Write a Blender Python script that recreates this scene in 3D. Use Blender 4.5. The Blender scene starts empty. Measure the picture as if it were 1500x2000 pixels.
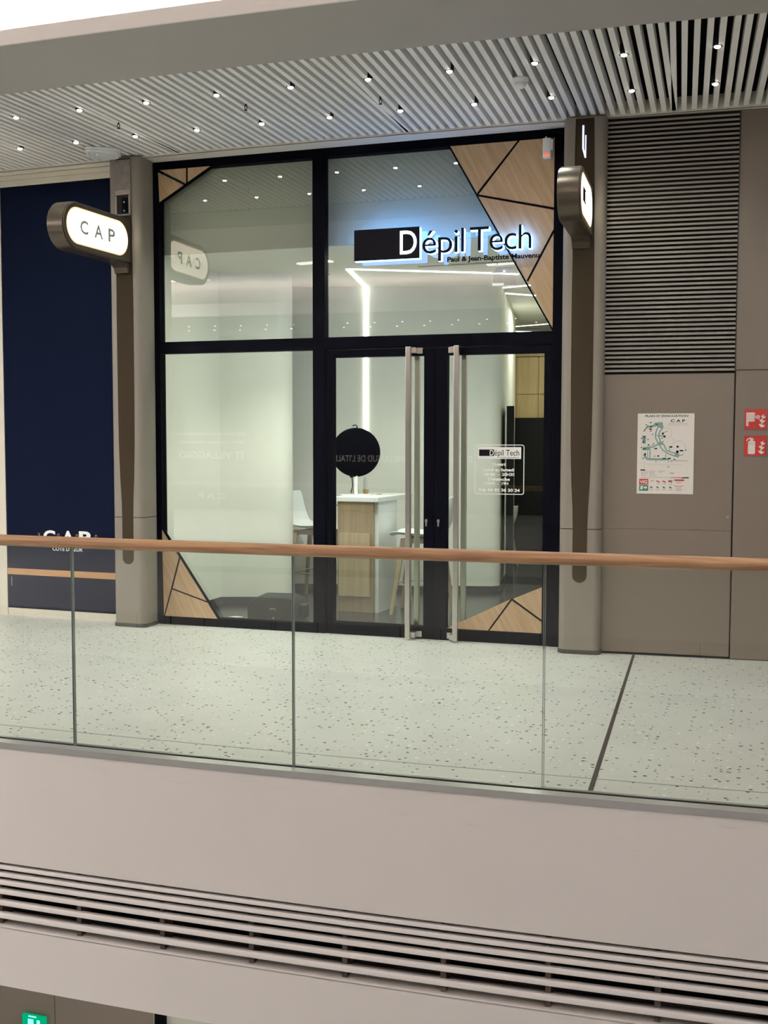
import bpy, bmesh, math, random
from math import sin, cos, pi, radians
from mathutils import Vector, Matrix
random.seed(7)
scene = bpy.context.scene
COL = scene.collection

# ------------------------------------------------------------------ camera
FPX, PITCH, ROLL, YAW = 2189.7, -0.0642, 0.0016, -0.3172
fw = Vector((sin(YAW)*cos(PITCH), cos(YAW)*cos(PITCH), sin(PITCH)))
rt = Vector((cos(YAW), -sin(YAW), 0)); up = rt.cross(fw)
rr = rt*cos(ROLL)+up*sin(ROLL); uu = -rt*sin(ROLL)+up*cos(ROLL)
cd = bpy.data.cameras.new('camera'); cam = bpy.data.objects.new('camera', cd); COL.objects.link(cam)
cam.matrix_world = Matrix(((rr.x, uu.x, -fw.x, 3.4305), (rr.y, uu.y, -fw.y, -8.0578), (rr.z, uu.z, -fw.z, 1.5), (0, 0, 0, 1)))
cd.sensor_fit = 'VERTICAL'; cd.sensor_height = 36.0; cd.lens = FPX/2000*36.0
cd.clip_start = 0.05; cd.clip_end = 200
scene.camera = cam
# ------------------------------------------------------------------ world, exposure, large lights
scene.view_settings.view_transform = 'Standard'; scene.view_settings.look = 'None'
scene.view_settings.gamma = 1.0; scene.view_settings.use_curve_mapping = False
scene.view_settings.exposure = 0.0
scene.cycles.transparent_max_bounces = 24; scene.cycles.max_bounces = 10
scene.cycles.diffuse_bounces = 5
w = bpy.data.worlds.new('world'); scene.world = w; w.use_nodes = True
w.node_tree.nodes['Background'].inputs[0].default_value = (1.0, 0.93, 0.88, 1)
w.node_tree.nodes['Background'].inputs[1].default_value = 0.16

def area(name, loc, size, power, color, rot=(0, 0, 0)):
    l = bpy.data.lights.new(name, 'AREA'); l.shape = 'RECTANGLE'; l.size, l.size_y = size
    l.energy = power; l.color = color
    o = bpy.data.objects.new(name, l); o.location = loc; o.rotation_euler = rot; COL.objects.link(o); return o
# added fill lights under the atrium ceiling, kept clear of the glass reflections
area('atrium_fill_light', (-9.6, -6.3, 4.21), (8.4, 6.0), 1500, (1.0, 0.95, 0.925))
area('atrium_fill_light', (4.6, -5.6, 4.21), (4.6, 4.0), 75, (1.0, 0.95, 0.925))
# added area fill lamps inside the unit, not fixtures of its ceiling
area('shop_fill_lamp', (-0.2, 0.35, 2.965), (0.6, 0.25), 6, (1.0, 1.0, 0.88))
area('shop_fill_lamp', (0.95, 0.6, 2.965), (0.9, 0.5), 17, (1.0, 1.0, 0.88))
area('shop_fill_lamp', (1.3, 4.6, 2.965), (0.7, 0.5), 22, (1.0, 1.0, 0.86))
for sx, sy, pw in ((-.45, .50, 14), (.15, .42, 18), (.75, .75, 20), (1.45, .9, 16), (.2, 1.15, 8)):
    sl = bpy.data.lights.new('shop_spot_lamp', 'SPOT'); sl.energy = pw; sl.spot_size = radians(124); sl.spot_blend = .9; sl.color = (1.0, 1.0, .88); sl.shadow_soft_size = .08
    so = bpy.data.objects.new('shop_spot_lamp', sl); so.location = (sx, sy, 2.96); so.rotation_euler = (radians(8), 0, 0); COL.objects.link(so)
for (lx, ly), (ax, ay, az), pw in (((.35, .20), (-.80, 1.3, -.55), 125), ((1.35, .35), (.75, 2.6, -.2), 75), ((.1, .25), (.35, 2.5, -.2), 30), ((.3, .3), (-1.16, .7, -.1), 30)):  # added spots that brighten the lower shop walls, no real fixtures
    sl = bpy.data.lights.new('wall_fill_spot', 'SPOT'); sl.energy = pw; sl.spot_size = radians(72); sl.spot_blend = 1.0; sl.color = (1.0, 1.0, .90); sl.shadow_soft_size = .05
    so = bpy.data.objects.new('wall_fill_spot', sl); so.location = (lx, ly, 2.93); so.rotation_euler = (Vector((ax, ay, az))-Vector((lx, ly, 2.93))).to_track_quat('-Z', 'Y').to_euler(); COL.objects.link(so)
area('lower_ceiling_lamp', (0.5, -1.6, -1.29), (5.0, 0.4), 70, (1.0, 0.9, 0.82))

# ------------------------------------------------------------------ materials
MATS = {}
def _new(name):
    m = bpy.data.materials.new(name); m.use_nodes = True; MATS[name] = m
    return m, m.node_tree.nodes, m.node_tree.links
def mat(name, col, rough=0.5, metal=0.0, bump=0.0, bscale=60, var=0.0, spec=0.5, ior=1.5):
    m, n, l = _new(name); b = n['Principled BSDF']
    b.inputs['Base Color'].default_value = (*col, 1); b.inputs['Roughness'].default_value = rough
    b.inputs['Metallic'].default_value = metal; b.inputs['Specular IOR Level'].default_value = spec; b.inputs['IOR'].default_value = ior
    tc = n.new('ShaderNodeTexCoord'); nz = n.new('ShaderNodeTexNoise'); nz.inputs['Scale'].default_value = bscale
    l.new(tc.outputs['Object'], nz.inputs['Vector'])
    if var:
        mx = n.new('ShaderNodeMixRGB'); mx.inputs[1].default_value = (*[c*(1-var) for c in col], 1)
        mx.inputs[2].default_value = (*[min(1, c*(1+var)) for c in col], 1)
        l.new(nz.outputs['Fac'], mx.inputs[0]); l.new(mx.outputs[0], b.inputs['Base Color'])
    if bump:
        bp = n.new('ShaderNodeBump'); bp.inputs['Strength'].default_value = bump; bp.inputs['Distance'].default_value = 0.002
        l.new(nz.outputs['Fac'], bp.inputs['Height']); l.new(bp.outputs[0], b.inputs['Normal'])
    return m
def emit(name, col, s):
    m, n, l = _new(name); n.remove(n['Principled BSDF'])
    e = n.new('ShaderNodeEmission'); e.inputs[0].default_value = (*col, 1); e.inputs[1].default_value = s
    l.new(e.outputs[0], n['Material Output'].inputs[0]); return m
def glass(name, tint, ior=1.85, extra=0.0):
    m, n, l = _new(name); n.remove(n['Principled BSDF'])
    t = n.new('ShaderNodeBsdfTransparent'); t.inputs[0].default_value = (*tint, 1)
    g = n.new('ShaderNodeBsdfGlossy'); g.inputs['Roughness'].default_value = 0.0
    f = n.new('ShaderNodeFresnel'); f.inputs[0].default_value = ior
    ge = n.new('ShaderNodeNewGeometry'); inv = n.new('ShaderNodeMath'); inv.operation = 'SUBTRACT'; inv.inputs[0].default_value = 1
    l.new(ge.outputs['Backfacing'], inv.inputs[1])
    ad = n.new('ShaderNodeMath'); ad.operation = 'ADD'; ad.inputs[1].default_value = extra; l.new(f.outputs[0], ad.inputs[0])
    mu = n.new('ShaderNodeMath'); mu.operation = 'MULTIPLY'; l.new(ad.outputs[0], mu.inputs[0]); l.new(inv.outputs[0], mu.inputs[1])
    mx = n.new('ShaderNodeMixShader'); l.new(mu.outputs[0], mx.inputs[0]); l.new(t.outputs[0], mx.inputs[1]); l.new(g.outputs[0], mx.inputs[2])
    l.new(mx.outputs[0], n['Material Output'].inputs[0]); return m
def wood(name, c1, c2, ang=(0, 0, 0), scale=(3, 3, 60), rough=0.45):
    m, n, l = _new(name); b = n['Principled BSDF']; b.inputs['Roughness'].default_value = rough
    tc = n.new('ShaderNodeTexCoord'); mp = n.new('ShaderNodeMapping'); mp.inputs['Rotation'].default_value = ang
    mp2 = n.new('ShaderNodeMapping'); mp2.inputs['Scale'].default_value = scale
    l.new(tc.outputs['Object'], mp.inputs[0]); l.new(mp.outputs[0], mp2.inputs[0])
    nz = n.new('ShaderNodeTexNoise'); nz.inputs['Scale'].default_value = 1.0; nz.inputs['Detail'].default_value = 6; nz.inputs['Distortion'].default_value = 0.6
    l.new(mp2.outputs[0], nz.inputs['Vector'])
    cr = n.new('ShaderNodeValToRGB'); cr.color_ramp.elements[0].color = (*c1, 1); cr.color_ramp.elements[1].color = (*c2, 1)
    cr.color_ramp.elements[0].position = 0.32; cr.color_ramp.elements[1].position = 0.68
    l.new(nz.outputs['Fac'], cr.inputs[0]); l.new(cr.outputs[0], b.inputs['Base Color']); return m
def terrazzo():
    m, n, l = _new('terrazzo'); b = n['Principled BSDF']; b.inputs['Roughness'].default_value = 0.42
    tc = n.new('ShaderNodeTexCoord'); cur = None
    nz = n.new('ShaderNodeTexNoise'); nz.inputs['Scale'].default_value = 2.2; nz.inputs['Detail'].default_value = 8
    l.new(tc.outputs['Object'], nz.inputs['Vector'])
    mx = n.new('ShaderNodeMixRGB'); mx.inputs[1].default_value = (0.60, 0.615, 0.575, 1); mx.inputs[2].default_value = (0.74, 0.75, 0.71, 1)
    l.new(nz.outputs['Fac'], mx.inputs[0]); cur = mx.outputs[0]
    clus = n.new('ShaderNodeTexNoise'); clus.inputs['Scale'].default_value = 3.0; clus.inputs['Detail'].default_value = 1
    l.new(tc.outputs['Object'], clus.inputs['Vector'])
    for sc, col, frac, rad, off in ((20, (0.06, 0.06, 0.055), 0.19, 0.20, 0), (25, (0.09, 0.09, 0.08), 0.12, 0.22, 5), (20, (0.90, 0.90, 0.86), 0.13, 0.19, 9), (48, (0.30, 0.31, 0.28), 0.04, 0.26, 13)):
        mp = n.new('ShaderNodeMapping'); mp.inputs['Location'].default_value = (off, off*.7, 0.3); l.new(tc.outputs['Object'], mp.inputs[0])
        v = n.new('ShaderNodeTexVoronoi'); v.voronoi_dimensions = '2D'; v.inputs['Scale'].default_value = sc; l.new(mp.outputs[0], v.inputs['Vector'])
        sp = n.new('ShaderNodeSeparateColor'); l.new(v.outputs['Color'], sp.inputs[0])
        # radius varies per chip; only a fraction of the cells holds a chip
        fr = n.new('ShaderNodeMath'); fr.operation = 'MULTIPLY'; fr.inputs[1].default_value = frac*2; l.new(clus.outputs['Fac'], fr.inputs[0])
        ls = n.new('ShaderNodeMath'); ls.operation = 'LESS_THAN'; l.new(sp.outputs[0], ls.inputs[0]); l.new(fr.outputs[0], ls.inputs[1])
        r = n.new('ShaderNodeMath'); r.operation = 'MULTIPLY_ADD'; l.new(sp.outputs[1], r.inputs[0]); r.inputs[1].default_value = rad*.6; r.inputs[2].default_value = rad*.4
        d = n.new('ShaderNodeMath'); d.operation = 'LESS_THAN'; l.new(v.outputs['Distance'], d.inputs[0]); l.new(r.outputs[0], d.inputs[1])
        a = n.new('ShaderNodeMath'); a.operation = 'MULTIPLY'; l.new(ls.outputs[0], a.inputs[0]); l.new(d.outputs[0], a.inputs[1])
        m2 = n.new('ShaderNodeMixRGB'); m2.inputs[2].default_value = (*col, 1); l.new(a.outputs[0], m2.inputs[0]); l.new(cur, m2.inputs[1]); cur = m2.outputs[0]
    l.new(cur, b.inputs['Base Color']); return m
def tiles(name, c, grout, sx, sy):
    m, n, l = _new(name); b = n['Principled BSDF']; b.inputs['Roughness'].default_value = 0.22; b.inputs['Specular IOR Level'].default_value = 0.35
    tc = n.new('ShaderNodeTexCoord'); br = n.new('ShaderNodeTexBrick'); br.offset = 0.0
    br.inputs['Scale'].default_value = 1; br.inputs['Brick Width'].default_value = sx; br.inputs['Row Height'].default_value = sy
    br.inputs['Mortar Size'].default_value = 0.003; br.inputs['Color1'].default_value = (*c, 1); br.inputs['Color2'].default_value = (*[x*1.15 for x in c], 1)
    br.inputs['Mortar'].default_value = (*grout, 1)
    l.new(tc.outputs['Object'], br.inputs['Vector']); l.new(br.outputs['Color'], b.inputs['Base Color']); return m

terrazzo()
mat('white_wall', (0.80, 0.80, 0.75), 0.6, bump=.1, var=.02, bscale=8)
mat('fascia_paint', (0.84, 0.80, 0.775), 0.6, bump=.08, var=.025, bscale=3)
def scuffs():
    m = MATS['fascia_paint']; n, l = m.node_tree.nodes, m.node_tree.links; b = n['Principled BSDF']
    tc = n.new('ShaderNodeTexCoord'); mp = n.new('ShaderNodeMapping'); mp.inputs['Scale'].default_value = (2.6, 2.6, 22); l.new(tc.outputs['Object'], mp.inputs[0])
    z = n.new('ShaderNodeTexNoise'); z.inputs['Scale'].default_value = 1.3; z.inputs['Detail'].default_value = 9; z.inputs['Roughness'].default_value = .68; l.new(mp.outputs[0], z.inputs['Vector'])
    r = n.new('ShaderNodeValToRGB'); r.color_ramp.elements[0].position = .60; r.color_ramp.elements[1].position = .72; l.new(z.outputs['Fac'], r.inputs[0])
    sp = n.new('ShaderNodeSeparateXYZ'); l.new(tc.outputs['Object'], sp.inputs[0])
    mr = n.new('ShaderNodeMapRange'); mr.inputs['From Min'].default_value = -.26; mr.inputs['From Max'].default_value = -.12; mr.inputs['To Max'].default_value = .22; l.new(sp.outputs['Z'], mr.inputs['Value'])
    mu = n.new('ShaderNodeMath'); mu.operation = 'MULTIPLY'; l.new(r.outputs[0], mu.inputs[0]); l.new(mr.outputs[0], mu.inputs[1])
    src = b.inputs['Base Color'].links[0].from_socket; mx = n.new('ShaderNodeMixRGB'); mx.inputs[2].default_value = (.42, .38, .34, 1)
    l.new(mu.outputs[0], mx.inputs[0]); l.new(src, mx.inputs[1]); l.new(mx.outputs[0], b.inputs['Base Color'])
scuffs()
mat('soffit_paint', (0.38, 0.365, 0.345), 0.7, bump=.05, var=.02, bscale=4)
mat('slat_metal', (0.80, 0.80, 0.78), 0.5)
mat('void_black', (0.01, 0.009, 0.009), 0.9)
mat('trim_white', (0.66, 0.64, 0.59), 0.5)
mat('cream_frame', (0.68, 0.64, 0.54), 0.5, var=.04, bscale=10)
mat('black_frame', (0.002, 0.0025, 0.005), 0.5, spec=.1, ior=1.2)
mat('taupe', (0.195, 0.163, 0.131), 0.42, var=.02, bscale=5)
mat('taupe_dark', (0.03, 0.024, 0.018), 0.6)
mat('column_metal', (0.245, 0.22, 0.185), 0.5, metal=.0, spec=.35)
mat('column_inlay', (0.040, 0.031, 0.020), 0.75, spec=.1, ior=1.2)
mat('column_skirt', (0.05, 0.045, 0.04), 0.45)
mat('louvre_metal', (0.29, 0.265, 0.235), 0.5)
mat('navy', (0.0050, 0.0078, 0.0195), 0.8, var=.06, bscale=90, spec=.05, ior=1.15)
mat('steel', (0.62, 0.59, 0.55), 0.28, metal=1.0, bump=.03, bscale=200)
mat('steel_channel', (0.60, 0.61, 0.59), 0.22, metal=.45, var=.1, bscale=3)
mat('sign_bronze', (0.085, 0.068, 0.05), 0.33, metal=.55)
mat('white_plastic', (0.78, 0.80, 0.82), 0.3)
mat('grey_plastic', (0.55, 0.55, 0.54), 0.4)
mat('black_gloss', (0.004, 0.005, 0.006), 0.2, spec=.25)
mat('black_matt', (0.008, 0.009, 0.012), 0.6)
mat('disc_black', (0.0008, 0.001, 0.003), 0.5, spec=.1, ior=1.15)
mat('ink_black', (0.009, 0.009, 0.012), 0.6, spec=.1, ior=1.2)
mat('ink_green', (0.03, 0.12, 0.08), 0.6)
mat('ink_teal', (0.22, 0.36, 0.33), 0.6)
mat('ink_grey', (0.33, 0.30, 0.28), 0.6)
mat('paper', (0.80, 0.76, 0.71), 0.6)
mat('sign_red', (0.55, 0.035, 0.03), 0.4)
mat('sign_green', (0.03, 0.22, 0.13), 0.4)
mat('vinyl_white', (0.88, 0.88, 0.85), 0.5)
mat('vinyl_orange', (0.40, 0.20, 0.08), 0.5)
mat('gold', (0.65, 0.45, 0.2), 0.3, metal=.8)
mat('joint_brown', (0.06, 0.045, 0.035), 0.6)
mat('joint_grey', (0.30, 0.31, 0.28), 0.5)
mat('bag_fabric', (0.012, 0.015, 0.017), 0.7, bump=.3, bscale=150)
mat('plenum_paint', (0.46, 0.46, 0.43), 0.7)
mat('atrium_ceiling', (0.80, 0.73, 0.70), 0.7, var=.02, bscale=2)
mat('lower_pale', (0.50, 0.53, 0.47), 0.4)
mat('plastic_film', (0.25, 0.22, 0.20), 0.2, bump=1.0, bscale=25, var=.4)
mat('plaster_broken', (0.42, 0.36, 0.31), 0.9, bump=1.0, bscale=60, var=.4)
tiles('shop_tiles', (0.018, 0.022, 0.025), (0.02, 0.02, 0.02), 0.6, 0.6)
tiles('cream_tiles', (0.62, 0.60, 0.50), (0.35, 0.33, 0.28), 0.3, 0.1)
wood('oak_panel', (0.40, 0.27, 0.15), (0.52, 0.37, 0.225), ang=(0, radians(28), 0), scale=(34, 2, 2.2))
wood('oak_straight', (0.26, 0.185, 0.115), (0.36, 0.265, 0.17), scale=(46, 20, 1.6))
wood('oak_light', (0.38, 0.285, 0.175), (0.48, 0.37, 0.24), scale=(46, 20, 1.6))
wood('oak_rail', (0.21, 0.105, 0.05), (0.45, 0.262, 0.13), scale=(2.2, 60, 60), rough=0.38)
wood('oak_strip', (0.45, 0.24, 0.10), (0.52, 0.29, 0.13), scale=(3, 30, 30))
wood('cabinet_oak', (0.44, 0.31, 0.155), (0.56, 0.41, 0.22), scale=(30, 20, 1.4))
glass('shop_glass', (0.93, 0.96, 0.92), 1.92)
glass('rail_glass', (0.945, 0.965, 0.945), 1.7)
glass('acrylic', (0.9, 0.92, 0.97), 1.8)
mat('glass_edge', (0.22, 0.27, 0.25), 0.1)
emit('led_white', (1.0, 1.0, 0.92), 5)
emit('led_soft', (0.98, 1.0, 0.80), 3.5)
emit('cove_led', (1.0, 0.93, 0.91), 60)
emit('cove_far', (1.0, 0.93, 0.89), 650)
emit('down_led', (1.0, 0.93, 0.86), 22)
emit('sign_lit', (1.0, 0.88, 0.68), 4.2)
emit('sign_lit_rim', (1.0, 0.68, 0.38), 1.25)
emit('letter_glow', (0.15, 0.38, 1.0), 12)
emit('letter_white', (0.72, 0.90, 1.0), 3.0)
emit('strip_blue', (0.45, 0.55, 1.0), 5)
emit('red_led', (1.0, 0.06, 0.03), 3)
emit('exit_green', (0.0, 0.42, 0.19), 1.0)
emit('exit_white', (0.25, 1.0, 0.85), 1.6)
emit('panel_lamp', (1.0, 0.95, 0.9), 9)
M = MATS

# ------------------------------------------------------------------ helpers
class MB:
    def __init__(s): s.v = []; s.f = []; s.mi = []; s.sm = []; s.mats = []
    def _m(s, m):
        m = m or '_'
        if m not in s.mats: s.mats.append(m)
        return s.mats.index(m)
    def add(s, vs, fs, m=None, smooth=False, T=None):
        b = len(s.v); k = s._m(m)
        s.v += [tuple(T @ Vector(p)) if T else tuple(p) for p in vs]
        for f in fs: s.f.append([b+i for i in f]); s.mi.append(k); s.sm.append(smooth)
        return s
    def box(s, x0, x1, y0, y1, z0, z1, m=None, T=None):
        vs = [(x, y, z) for z in (z0, z1) for y in (y0, y1) for x in (x0, x1)]
        return s.add(vs, [(0, 2, 3, 1), (4, 5, 7, 6), (0, 1, 5, 4), (2, 6, 7, 3), (0, 4, 6, 2), (1, 3, 7, 5)], m, False, T)
    def prism(s, poly, d0, d1, plane='xz', m=None, T=None, smooth_side=False):
        """poly extruded between d0 and d1 along the axis that plane leaves out"""
        def P(a, b, d): return {'xz': (a, d, b), 'xy': (a, b, d), 'yz': (d, a, b)}[plane]
        ar = sum(poly[i][0]*poly[(i+1) % len(poly)][1]-poly[(i+1) % len(poly)][0]*poly[i][1] for i in range(len(poly)))
        if ar < 0: poly = poly[::-1]
        if plane == 'xz': d0, d1 = d1, d0
        n = len(poly)
        vs = [P(a, b, d0) for a, b in poly]+[P(a, b, d1) for a, b in poly]
        s.add(vs, [list(range(n))[::-1], [n+i for i in range(n)]], m, False, T)
        s.add(vs, [(i, (i+1) % n, n+(i+1) % n, n+i) for i in range(n)], m, smooth_side, T); return s
    def arc(s, R0, R1, t0, t1, z0, z1, n=48, m=None):
        """ring sector, R0<R1; towards +R is towards the atrium"""
        vs = []; 
        for i in range(n+1):
            t = t0+(t1-t0)*i/n
            for R in (R0, R1):
                x, y = PT(R, t)
                for z in (z0, z1): vs.append((x, y, z))
        fs = [(0, 1, 3, 2), (4*n, 4*n+2, 4*n+3, 4*n+1)]
        for i in range(n):
            a = 4*i; b = a+4
            fs += [(a+2, a+3, b+3, b+2), (a, b, b+1, a+1), (a+1, b+1, b+3, a+3), (a, a+2, b+2, b)]
        s.add(vs, fs, m, False); return s
    def arcprof(s, prof, t0, t1, n=48, m=None, smooth=False):
        k = len(prof); vs = []
        for i in range(n+1):
            t = t0+(t1-t0)*i/n
            for R, z in prof: x, y = PT(R, t); vs.append((x, y, z))
        fs = [tuple(range(k)), tuple(n*k+j for j in range(k))[::-1]]
        s.add(vs, fs, m, False)
        s.add(vs, [(i*k+j, (i+1)*k+j, (i+1)*k+(j+1) % k, i*k+(j+1) % k) for i in range(n) for j in range(k)], m, smooth)
        return s
    def tube(s, pts, r, n=12, m=None, closed=False, T=None):
        pts = [Vector(p) for p in pts]; rs = r if isinstance(r, (list, tuple)) else [r]*len(pts); vs = []; N = len(pts)
        up_ = None
        for i, p in enumerate(pts):
            d = (pts[(i+1) % N]-pts[i-1]) if closed else (pts[min(i+1, N-1)]-pts[max(i-1, 0)])
            d.normalize()
            if up_ is None: up_ = Vector((0, 0, 1)) if abs(d.z) < .9 else Vector((1, 0, 0))
            a = d.cross(up_).normalized(); b = a.cross(d); up_ = b
            for j in range(n): q = 2*pi*j/n; vs.append(p+a*cos(q)*rs[i]+b*sin(q)*rs[i])
        fs = [(i*n+j, i*n+(j+1) % n, ((i+1) % N)*n+(j+1) % n, ((i+1) % N)*n+j) for i in range(N if closed else N-1) for j in range(n)]
        s.add(vs, fs, m, True, T)
        if not closed: s.add(vs, [tuple(range(n))[::-1], tuple((N-1)*n+j for j in range(n))], m, False, T)
        return s
    def lathe(s, prof, c=(0, 0, 0), n=24, m=None, T=None, smooth=True):
        vs = []; k = len(prof)
        for i in range(n):
            a = 2*pi*i/n
            for r, z in prof: vs.append((c[0]+r*cos(a), c[1]+r*sin(a), c[2]+z))
        fs = [(i*k+j, ((i+1) % n)*k+j, ((i+1) % n)*k+j+1, i*k+j+1) for i in range(n) for j in range(k-1)]
        s.add(vs, fs, m, smooth, T)
        s.add(vs, [tuple(i*k for i in range(n))[::-1], tuple(i*k+k-1 for i in range(n))], m, False, T); return s
    def mesh(s, mesh_data, T, m=None):
        return s.add([v.co.copy() for v in mesh_data.vertices], [list(p.vertices) for p in mesh_data.polygons], m, False, T)
    def build(s, name, default=None, parent=None, bevel=0, fix=True, clean=False):
        me = bpy.data.meshes.new(name); me.from_pydata(s.v, [], s.f)
        for k in s.mats: me.materials.append(M[default if k == '_' else k])
        me.polygons.foreach_set('material_index', s.mi); me.polygons.foreach_set('use_smooth', s.sm)
        if fix:
            bm = bmesh.new(); bm.from_mesh(me); bmesh.ops.remove_doubles(bm, verts=bm.verts, dist=1e-6)
            bmesh.ops.recalc_face_normals(bm, faces=bm.faces); bm.to_mesh(me); bm.free()
        if any(s.sm): me.set_sharp_from_angle(angle=radians(38))
        me.update()
        o = bpy.data.objects.new(name, me); COL.objects.link(o)
        if parent: o.parent = parent
        if bevel:
            b = o.modifiers.new('bevel', 'BEVEL'); b.width = bevel; b.segments = 2; b.limit_method = 'ANGLE'
        return o

CX, CY = 0.5305, 55.756
def PT(R, t): return (CX+R*sin(t), CY-R*cos(t))
def tag(o, label, cat, group=None):
    o['label'] = label; o['category'] = cat
    if group: o['group'] = group
    return o
def struct(o): o['kind'] = 'structure'; return o
def empty(name, loc=(0, 0, 0), rz=0):
    e = bpy.data.objects.new(name, None); e.location = loc; e.rotation_euler = (0, 0, rz); e.empty_display_size = .1; COL.objects.link(e); return e
def thing(name, label, cat, loc=(0, 0, 0), rz=0, group=None): return tag(empty(name, loc, rz), label, cat, group)
FACE = Matrix(((1, 0, 0, 0), (0, 0, -1, 0), (0, 1, 0, 0), (0, 0, 0, 1)))     # text plane xy -> wall plane xz, facing -y
def textmesh(body, bold=0.0, spacing=1.0, ext=0.0, res=4):
    cu = bpy.data.curves.new('txt', 'FONT'); cu.body = body; cu.offset = bold; cu.extrude = ext; cu.resolution_u = res
    cu.space_character = spacing
    ob = bpy.data.objects.new('txt', cu); COL.objects.link(ob); bpy.context.view_layer.update()
    me = bpy.data.meshes.new_from_object(ob.evaluated_get(bpy.context.evaluated_depsgraph_get()))
    COL.objects.unlink(ob); bpy.data.objects.remove(ob); return me
def text(mb, body, x0, x1, z0, z1, y, m=None, bold=0.0, spacing=1.0, depth=0.0, T=None, ref=None, res=4):
    """fit body into the box x0..x1, z0..z1 of the plane y (facing -y); ref = string whose height spans z0..z1"""
    me = textmesh(body, bold, spacing, 0.5 if depth else 0.0, res)
    xs = [v.co.x for v in me.vertices]; ys = [v.co.y for v in me.vertices]
    if ref:
        r = textmesh(ref, bold, spacing, 0, res); ry = [v.co.y for v in r.vertices]
    else: ry = ys
    sx = (x1-x0)/(max(xs)-min(xs)); sz = (z1-z0)/(max(ry)-min(ry))
    A = Matrix(((sx, 0, 0, x0-min(xs)*sx), (0, 0, -depth if depth else 0, y+(-depth*.5 if depth else 0)), (0, sz, 0, z0-min(ry)*sz), (0, 0, 0, 1)))
    if not depth: A[1][2] = -1e-6
    mb.mesh(me, (T @ A) if T else A, m); return mb
def rrect(x0, x1, z0, z1, r, n=6):
    p = []
    for cx, cz, a in ((x1-r, z1-r, 0), (x0+r, z1-r, 90), (x0+r, z0+r, 180), (x1-r, z0+r, 270)):
        for i in range(n+1): q = radians(a+90*i/n); p.append((cx+r*cos(q), cz+r*sin(q)))
    return p
def quad_strip(pts, wd):
    """polyline as filled ribbon quads in 2d"""
    out = []
    for (a, b), (c, d) in zip(pts[:-1], pts[1:]):
        L = math.hypot(c-a, d-b) or 1; nx, ny = -(d-b)/L*wd/2, (c-a)/L*wd/2
        out.append([(a+nx, b+ny), (a-nx, b-ny), (c-nx, d-ny), (c+nx, d+ny)])
    return out
def line(mb, pts, wd, y0, y1, m=None, T=None):
    for q in quad_strip(pts, wd): mb.prism(q, y0, y1, 'xz', m, T)
    return mb

T0, T1 = -0.115, 0.105
ARC = lambda **k: None
# ================================================================== STRUCTURE
# walkway floor: outer edge is the arc under the balustrade, inner edge runs along the fronts
b = MB(); n = 60; vs = []
for i in range(n+1):
    t = T0+(T1-T0)*i/n; x, y = PT(59.10, t); vs += [(x, y, 0), (x, y, -.03), (x, .06, 0), (x, .06, -.03)]
fs = []
for i in range(n):
    a = 4*i; c = a+4; fs += [(a, c, c+2, a+2), (a+1, a+3, c+3, c+1), (a, a+1, c+1, c), (a+2, c+2, c+3, a+3)]
fs += [(0, 2, 3, 1), (4*n, 4*n+1, 4*n+3, 4*n+2)]
b.add(vs, fs); struct(b.build('floor', 'terrazzo'))
b = MB(); b.add([(2.660, -.13, .0012), (2.678, -.13, .0012), (2.812, -3.30, .0012), (2.790, -3.30, .0012), (2.660, -.13, -.01), (2.678, -.13, -.01), (2.812, -3.30, -.01), (2.790, -3.30, -.01)],
      [(0, 1, 2, 3), (7, 6, 5, 4), (0, 4, 5, 1), (1, 5, 6, 2), (2, 6, 7, 3), (3, 7, 4, 0)])
struct(b.build('trim_1', 'joint_brown'))
b = MB(); b.arc(58.915, 58.922, T0, T1, -.005, .001); struct(b.build('trim_2', 'joint_grey'))
# slab edge / fascia
b = MB()
b.arc(59.02, 59.20, T0, T1, -.613, -.031); b.arc(59.02, 59.20, T0, T1, -1.25, -.945)
b.arc(58.70, 59.02, T0, T1, -.613, -.58, m='void_black'); b.arc(58.70, 58.74, T0, T1, -1.0, -.6, m='void_black')
b.arc(58.74, 59.02, T0, T1, -1.0, -.975, m='void_black'); b.arc(55.2, 59.02, T0, T1, -1.25, -1.2); b.arc(56, 59.02, T0, T1, -.1, -.031)
b.arcprof([(59.20, -.945), (59.20, -.952), (59.02, -.985), (59.02, -.975)], T0, T1)
struct(b.build('wall_front', 'fascia_paint'))
# ceiling over the walkway: soffit, rim, cove, slats, void
b = MB()
b.arc(57.64, 58.39, T0, T1, 3.70, 3.765); b.arc(57.64, 57.66, T0, T1, 3.72, 4.26, m='void_black')
b.arc(57.66, 57.69, T0, T1, 3.765, 4.26, m='white_wall'); b.arc(57.69, 58.36, T0, T1, 3.765, 3.775, m='white_wall')
struct(b.build('ceiling', 'soffit_paint'))
b = MB(); b.arc(58.39, 58.405, T0, T1, 3.695, 3.775); struct(b.build('trim_3', 'fascia_paint'))
b = MB(); b.arc(57.95, 58.05, T0, T1, 3.776, 3.79); tag(b.build('cove_light', 'cove_led'), 'bright continuous cove light hidden above the rim of the soffit', 'light')
b = MB(); b.box(-9, 11, .06, .12, 3.70, 4.25); b.arc(55.4, 57.64, T0, T1, 4.2, 4.25)
struct(b.build('ceiling_void', 'void_black'))
b = MB()
for k in range(9):
    tt = -.1
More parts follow.
